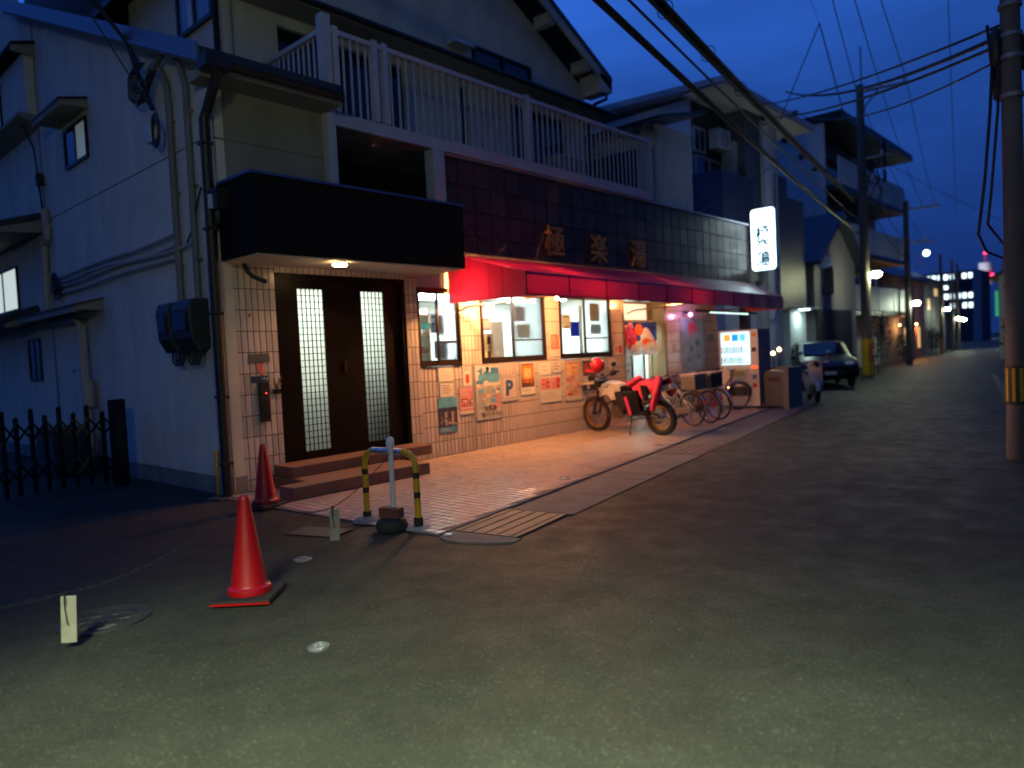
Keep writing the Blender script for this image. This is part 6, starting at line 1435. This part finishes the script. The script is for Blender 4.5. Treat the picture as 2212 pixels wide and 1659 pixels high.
def bicycle(loc, rot, label, fm, basket=True, rearbox=None, tilt=-.06, lean=.0):
    t = local('bicycle', loc, rot, label, 'bicycle', 'bicycles parked by the doorway')
    t.rotation_euler = (tilt, 0, rot)
    for x in (0, 1.06): wheel(t, x, .325, .325, .017, rubber, chrome, 28, .0011, .022, chrome)
    b = MB(); b.tube([(.46, 0, .28), (.36, 0, .78)], .016, 8); b.tube([(.46, 0, .28), (.62, 0, .45), (.86, 0, .74)], .018, 8); b.tube([(.38, 0, .52), (.62, 0, .56), (.86, 0, .78)], .013, 8); b.tube([(.84, 0, .68), (.87, 0, .86)], .019, 8)
    for s_ in (-.05, .05): b.tube([(0, s_, .325), (.46, s_*.6, .28)], .010, 6); b.tube([(0, s_, .325), (.37, s_*.4, .72)], .009, 6); b.tube([(1.06, s_, .325), (.90, s_, .62), (.865, s_*.4, .69)], .011, 6)
    b.build('frame', fm, t, smooth=True)
    b = MB(); b.prism([(.22, .80), (.30, .86), (.44, .87), (.50, .84), (.40, .80)], lambda x, z: (x, -.075*(1 if x < .4 else .4), z), lambda x, z: (x, .075*(1 if x < .4 else .4), z)); b.tube([(.36, 0, .76), (.35, 0, .82)], .013, 6); b.build('saddle', blk, t, bevel=.012, smooth=True)
    b = MB(); b.tube([(.66, .26, .95), (.80, .24, .98), (.87, .1, .95), (.87, -.1, .95), (.80, -.24, .98), (.66, -.26, .95)], .011, 8); b.tube([(.87, 0, .84), (.875, 0, .96)], .012, 8); b.build('handlebar', chrome, t, smooth=True)
    for s_ in (-1, 1): b = MB(); b.tube([(.64, s_*.262, .949), (.74, s_*.25, .966)], .016, 8); b.build('grip', blk, t)
    for x, a0, a1 in ((0, radians(20), radians(200)), (1.06, radians(25), radians(165))):
        b = MB(); b.torus((x, 0, .325), .352, .022, Matrix.Diagonal((1, 1, 1)), 20, 5, a0, a1); b.build('mudguard', chrome, t, smooth=True)
    b = MB()
    for s_ in (-.06, 0, .06): b.tube([(.30, s_, .72), (-.22, s_, .71)], .006, 5)
    for x in (.2, .05, -.1, -.22): b.tube([(x, -.06, .715), (x, .06, .715)], .005, 5)
    for s_ in (-.06, .06): b.tube([(-.1, s_, .71), (0, s_, .34)], .006, 5)
    b.build('carrier', chrome, t)
    b = MB(); b.prism([(.0, .37), (.5, .35), (.54, .27), (.46, .21), (0, .27)], lambda x, z: (x, .045, z), lambda x, z: (x, .062, z)); b.tube([(.46, .0, .28), (.46, .09, .28), (.56, .09, .15), (.56, .16, .15)], .009, 6); b.tube([(.46, .0, .28), (.46, -.09, .28), (.36, -.09, .41), (.36, -.16, .41)], .009, 6); b.build('chain_case', fm, t, bevel=.01)
    if basket:
        b = MB()
        for k in range(5):
            z = .72+.055*k; w_ = .14+.012*k; p = [(.93, -w_, z), (1.16+.015*k, -w_, z), (1.16+.015*k, w_, z), (.93, w_, z), (.93, -w_, z)]; b.tube(p, .004, 4)
        for k in range(9):
            y = -.14+.035*k; b.tube([(.93, y*1.25, .94), (.94, y, .72), (1.16, y, .72), (1.22, y*1.25, .94)], .003, 4)
        for k in range(5):
            x = .95+.05*k
            for s_ in (-1, 1): b.tube([(x, s_*.14, .72), (x+.01, s_*.188, .94)], .003, 4)
        b.build('basket', steel, t)
    b = MB(); b.lathe([(.001, 0), (.03, .01), (.034, .05), (.03, .07), (.001, .072)], 10, (.93, 0, .64), Matrix.Rotation(pi/2, 3, 'Y')); b.build('front_lamp', chrome, t, smooth=True)
    b = MB(); b.obox((-.335, 0, .50), (.02, .05, .05)); b.build('reflector', mat('reflector_red', (.5, .02, .03), .25), t)
    b = MB(); b.tube([(0, .06, .32), (-.1, .14, .02)], .008, 6); b.tube([(0, -.06, .32), (-.1, -.14, .02)], .008, 6); b.build('stand', chrome, t)
    if rearbox:
        q = MB(); q.box(-.26, .10, -.16, .16, .722, .98); bo_ = q.build('carrier_box', rearbox, t, bevel=.02)
        q = MB(); q.box(-.27, .11, -.17, .17, .981, 1.02); q.build('box_lid', mat('box_lid', (.36, .25, .18), .5), bo_, bevel=.01)
    return t
fsil = mat('bike_silver', (.38, .36, .35), .35, .6, var=.08); fblk = mat('bike_black', (.03, .03, .035), .35, .3); fred = mat('bike_red', (.25, .03, .04), .35, .2); fblue = mat('bike_blue', (.10, .12, .22), .35, .3)
bicycle((-6.76, 12.55, .008), radians(165), 'nearest bicycle, silver with a grey box on its rear carrier', fsil, True, mat('carry_box', (.15, .14, .12), .5), tilt=-.05)
bicycle((-6.72, 13.15, .008), radians(163), 'second bicycle from the motorbike, dark with a wire basket', fblk, True, mat('carry_box2', (.03, .035, .06), .5), tilt=-.05)
bicycle((-6.84, 13.8, .008), radians(166), 'third bicycle from the motorbike, red framed', fred, True, None, tilt=-.05)
bicycle((-8.0, 15.2, .008), radians(62), 'lone bicycle turned sideways before the vending machine', fblue, True, None, tilt=.06)
# small items standing in bike baskets
b = MB(); b.obox((-7.75, 12.82, .86), (.18, .2, .2), .3); single(b, 'basket_bag', mat('bag_mauve', (.16, .05, .06), .7), (-7.75, 12.82, .76), 'dark red bag in the nearest bicycle basket', 'bag', bevel=.03)

# scooter, left of the parked car
scw = mat('scooter_white', (.42, .42, .46), .3, dirt=.1)
sc_ = local('scooter', (-6.95, 19.2, 0), radians(-62), 'white scooter standing past the grey screen wall', 'scooter')
for x in (0, 1.18): wheel(sc_, x, .22, .22, .055, rubber, steel, 6, .006, .05, steel)
b = MB(); b.prism([(1.0, .30), (1.12, .45), (1.02, .95), (.94, .95), (.90, .40), (.85, .30), (.4, .28), (.4, .22), (.9, .2)], lambda x, z: (x, -.16, z), lambda x, z: (x, .16, z)); b.build('leg_shield', scw, sc_, bevel=.03, smooth=True)
b = MB(); b.prism([(.42, .30), (.40, .66), (-.22, .72), (-.32, .60), (-.1, .42), (.2, .3)], lambda x, z: (x, -.16, z), lambda x, z: (x, .16, z)); b.build('body', scw, sc_, bevel=.05, smooth=True)
b = MB(); b.prism([(.44, .665), (.40, .74), (-.2, .80), (-.26, .735)], lambda x, z: (x, -.14, z), lambda x, z: (x, .14, z)); b.build('seat', blk, sc_, bevel=.03, smooth=True)
b = MB(); b.prism([(.93, .42), (.88, .42), (.90, .85), (.94, .85)], lambda x, z: (x, -.13, z), lambda x, z: (x, .13, z)); b.build('inner_panel', blk, sc_)
b = MB(); b.tube([(1.0, .32, 1.0), (1.0, 0, 1.02), (1.0, -.32, 1.0)], .02, 8); b.obox((1.02, 0, .98), (.16, .26, .14)); b.build('handlebar', scw, sc_, bevel=.02)
for s_ in (-1, 1): b = MB(); b.tube([(1.0, s_*.25, 1.03), (.98, s_*.32, 1.2)], .008, 6); b.sphere((.98, s_*.33, 1.24), .06, 10, 7, (.4, 1.1, .8)); b.build('mirror', chrome, sc_, smooth=True)
b = MB(); b.sphere((1.12, 0, .97), .07, 10, 7, (.5, 1.1, .9)); b.build('headlight', glassd, sc_, smooth=True)
b = MB(); b.torus((1.18, 0, .22), .26, .05, Matrix.Diagonal((1, 1.2, 1)), 14, 6, radians(20), radians(160)); b.build('front_fender', scw, sc_, smooth=True)
b = MB(); b.tube([(.5, .1, .25), (.45, .16, .02)], .014, 6); b.tube([(.5, -.1, .25), (.45, -.16, .02)], .014, 6); b.build('stand', steel, sc_)
b = MB(); b.obox((-.3, 0, .62), (.05, .18, .06)); b.build('tail_lamp', mat('tail_amber', (.8, .2, .02), .4, emit=.8, ecol=(1, .3, .03)), sc_)

# black hatchback parked nose out under the gabled house
carp = mat('car_black', (.006, .007, .009), .3, 0, var=.05, coat=.15, bump=0, spec=.3)
cr = local('parked_car', (-8.75, 25.2, 0), radians(-62), 'black hatchback parked nose out between white house and pole', 'car')
L_, Wd = 3.9, .84
prof = [(-1.95, .35), (-1.98, .75), (-1.80, 1.05), (-1.45, 1.42), (-.5, 1.52), (.25, 1.46), (.95, 1.02), (1.65, .90), (1.95, .70), (1.97, .38), (1.6, .28), (-1.6, .28)]
b = MB(); secs = [(-Wd, .88, .0), (-Wd*.97, .97, .0), (-.55, 1, 0), (.55, 1, 0), (Wd*.97, .97, 0), (Wd, .88, 0)]
vs = []; n = len(prof)
for y, k, _ in secs:
    for x, z in prof:
        tum = max(0, z-.95)*.22; yy = y*(1-tum/1.0); vs.append((x*(k*.06+.94) if abs(y) > .6 else x, yy, .28+(z-.28)*(k if z > .9 else 1)))
fs = [(i*n+j, i*n+(j+1) % n, (i+1)*n+(j+1) % n, (i+1)*n+j) for i in range(len(secs)-1) for j in range(n)]+[tuple(range(n)), tuple(range((len(secs)-1)*n, len(secs)*n))]
b.add(vs, fs); body = b.build('body', carp, cr, bevel=.035, smooth=True)
b = MB(); b.add([(.30, -.56, 1.435), (.30, .56, 1.435), (.93, .64, 1.055), (.93, -.64, 1.055), (.33, -.56, 1.455), (.33, .56, 1.455), (.96, .64, 1.07), (.96, -.64, 1.07)], [(0, 1, 2, 3), (4, 5, 6, 7), (0, 1, 5, 4), (2, 3, 7, 6), (1, 2, 6, 5), (0, 3, 7, 4)]); b.build('windscreen', glassd, cr)
for s_ in (-1, 1):
    b = MB(); b.prism([(.75, 1.0), (.22, 1.36), (-.5, 1.42), (-1.35, 1.33), (-1.6, 1.02)], lambda x, z: (x, s_*(.845-max(0, z-.95)*.2), z), lambda x, z: (x, s_*(.853-max(0, z-.95)*.2), z)); b.build('side_window', glassd, cr)
    b = MB(); b.obox((.72, s_*.93, 1.0), (.12, .16, .11)); b.build('wing_mirror', carp, cr, bevel=.03)
    b = MB(); b.sphere((1.80, s_*.58, .74), .15, 12, 8, (.7, 1.15, .6)); b.build('headlight', mat('headlight_glass', (.45, .48, .5), .1, .4), cr, smooth=True)
    for x in (-1.2, 1.22):
        q = MB(); q.torus((x, s_*.74, .30), .21, .09, Matrix.Diagonal((1, 1, 1)), 28, 8); wv = q.build('wheel', rubber, cr, smooth=True)
        q = MB(); q.lathe([(.001, -.02), (.18, -.02), (.18, .02), (.001, .02)], 20, (x, s_*.79, .30), Matrix.Rotation(pi/2, 3, 'X')); q.build('rim', steel, wv)
b = MB(); b.box(1.955, 1.985, -.45, .45, .42, .58); b.build('grille', blk, cr); b = MB(); b.box(1.986, 1.996, -.17, .17, .44, .54); b.build('number_plate', mat('plate_blank', (.6, .6, .5), .5), cr)

# post box, planters and dark shrubs along the far left side
def shrub(x, y, h, r_, label, seed):
    t = thing('shrub', (x, y, 0), label, 'shrub'); rr_ = random.Random(seed); b = MB()
    for i in range(420):
        a = rr_.uniform(0, 2*pi); q = rr_.random()**.5*r_; z = h*(.25+.75*rr_.random()); k = 1-abs(z/h-.6)*.8; p = Vector((x+q*cos(a)*k, y+q*sin(a)*k, z)); s_ = rr_.uniform(.04, .09)
        u = Vector((rr_.uniform(-1, 1), rr_.uniform(-1, 1), rr_.uniform(-1, 1))).normalized(); v = u.orthogonal().normalized(); b.add([p-u*s_, p+v*s_*.5, p+u*s_, p-v*s_*.5], [(0, 1, 2, 3)])
    b.build('foliage', leafm, t); b = MB(); b.tube([(x, y, 0), (x+.03, y, h*.5), (x, y+.04, h*.8)], .03, 6); b.build('trunk', mat('bark', (.05, .035, .025), .9), t)
leafm = mat('leaf', (.045, .07, .03), .6, var=.3)
for i, (x, y, h, r_, lab) in enumerate(((-11.3, 46.2, 1.6, .5, 'dark shrub by the grey house corner'), (-12.9, 60.5, 2.0, .6, 'taller dark shrub beyond the third pole'), (-13.4, 64.0, 1.8, .6, 'dark shrub in front of the far grey house'), (-9.3, 33.8, 2.6, .6, 'slim shrub behind the yellow wrapped pole'), (-2.6, 22.5, 2.4, .7, 'dark bush behind the right hand pole'))): shrub(x, y, h, r_, lab, i+20)
t = thing('post_box', (-8.9, 31.2, 0), 'squat red post box past the yellow wrapped pole', 'post box')
b = MB(); b.lathe([(.2, 0), (.2, .7), (.22, .72), (.16, .85), (.001, .9)], 16, (-8.9, 31.2, 0)); b.build('body', mat('post_red', (.22, .012, .015), .4), t, smooth=True); b = MB(); b.obox((-8.75, 31.06, .62), (.02, .16, .03), -.7); b.build('slot', blk, t)
b = MB(); b.lathe([(.06, 0), (.06, 1.2), (.05, 1.25), (.001, 1.26)], 12, (-12.6, 62.3, 0)); single(b, 'yellow_bollard', yellow, (-12.6, 62.3, 0), 'yellow post far along the left side of the street', 'bollard', smooth=True)
b = MB(); b.box(-13.2, -12.62, 53.8, 55.2, .0, 2.1); single(b, 'brown_gate', mat('brown_gate', (.22, .08, .03), .6, var=.2), (-12.9, 54.5, 0), 'brown wooden gate lit orange far down the left', 'gate')
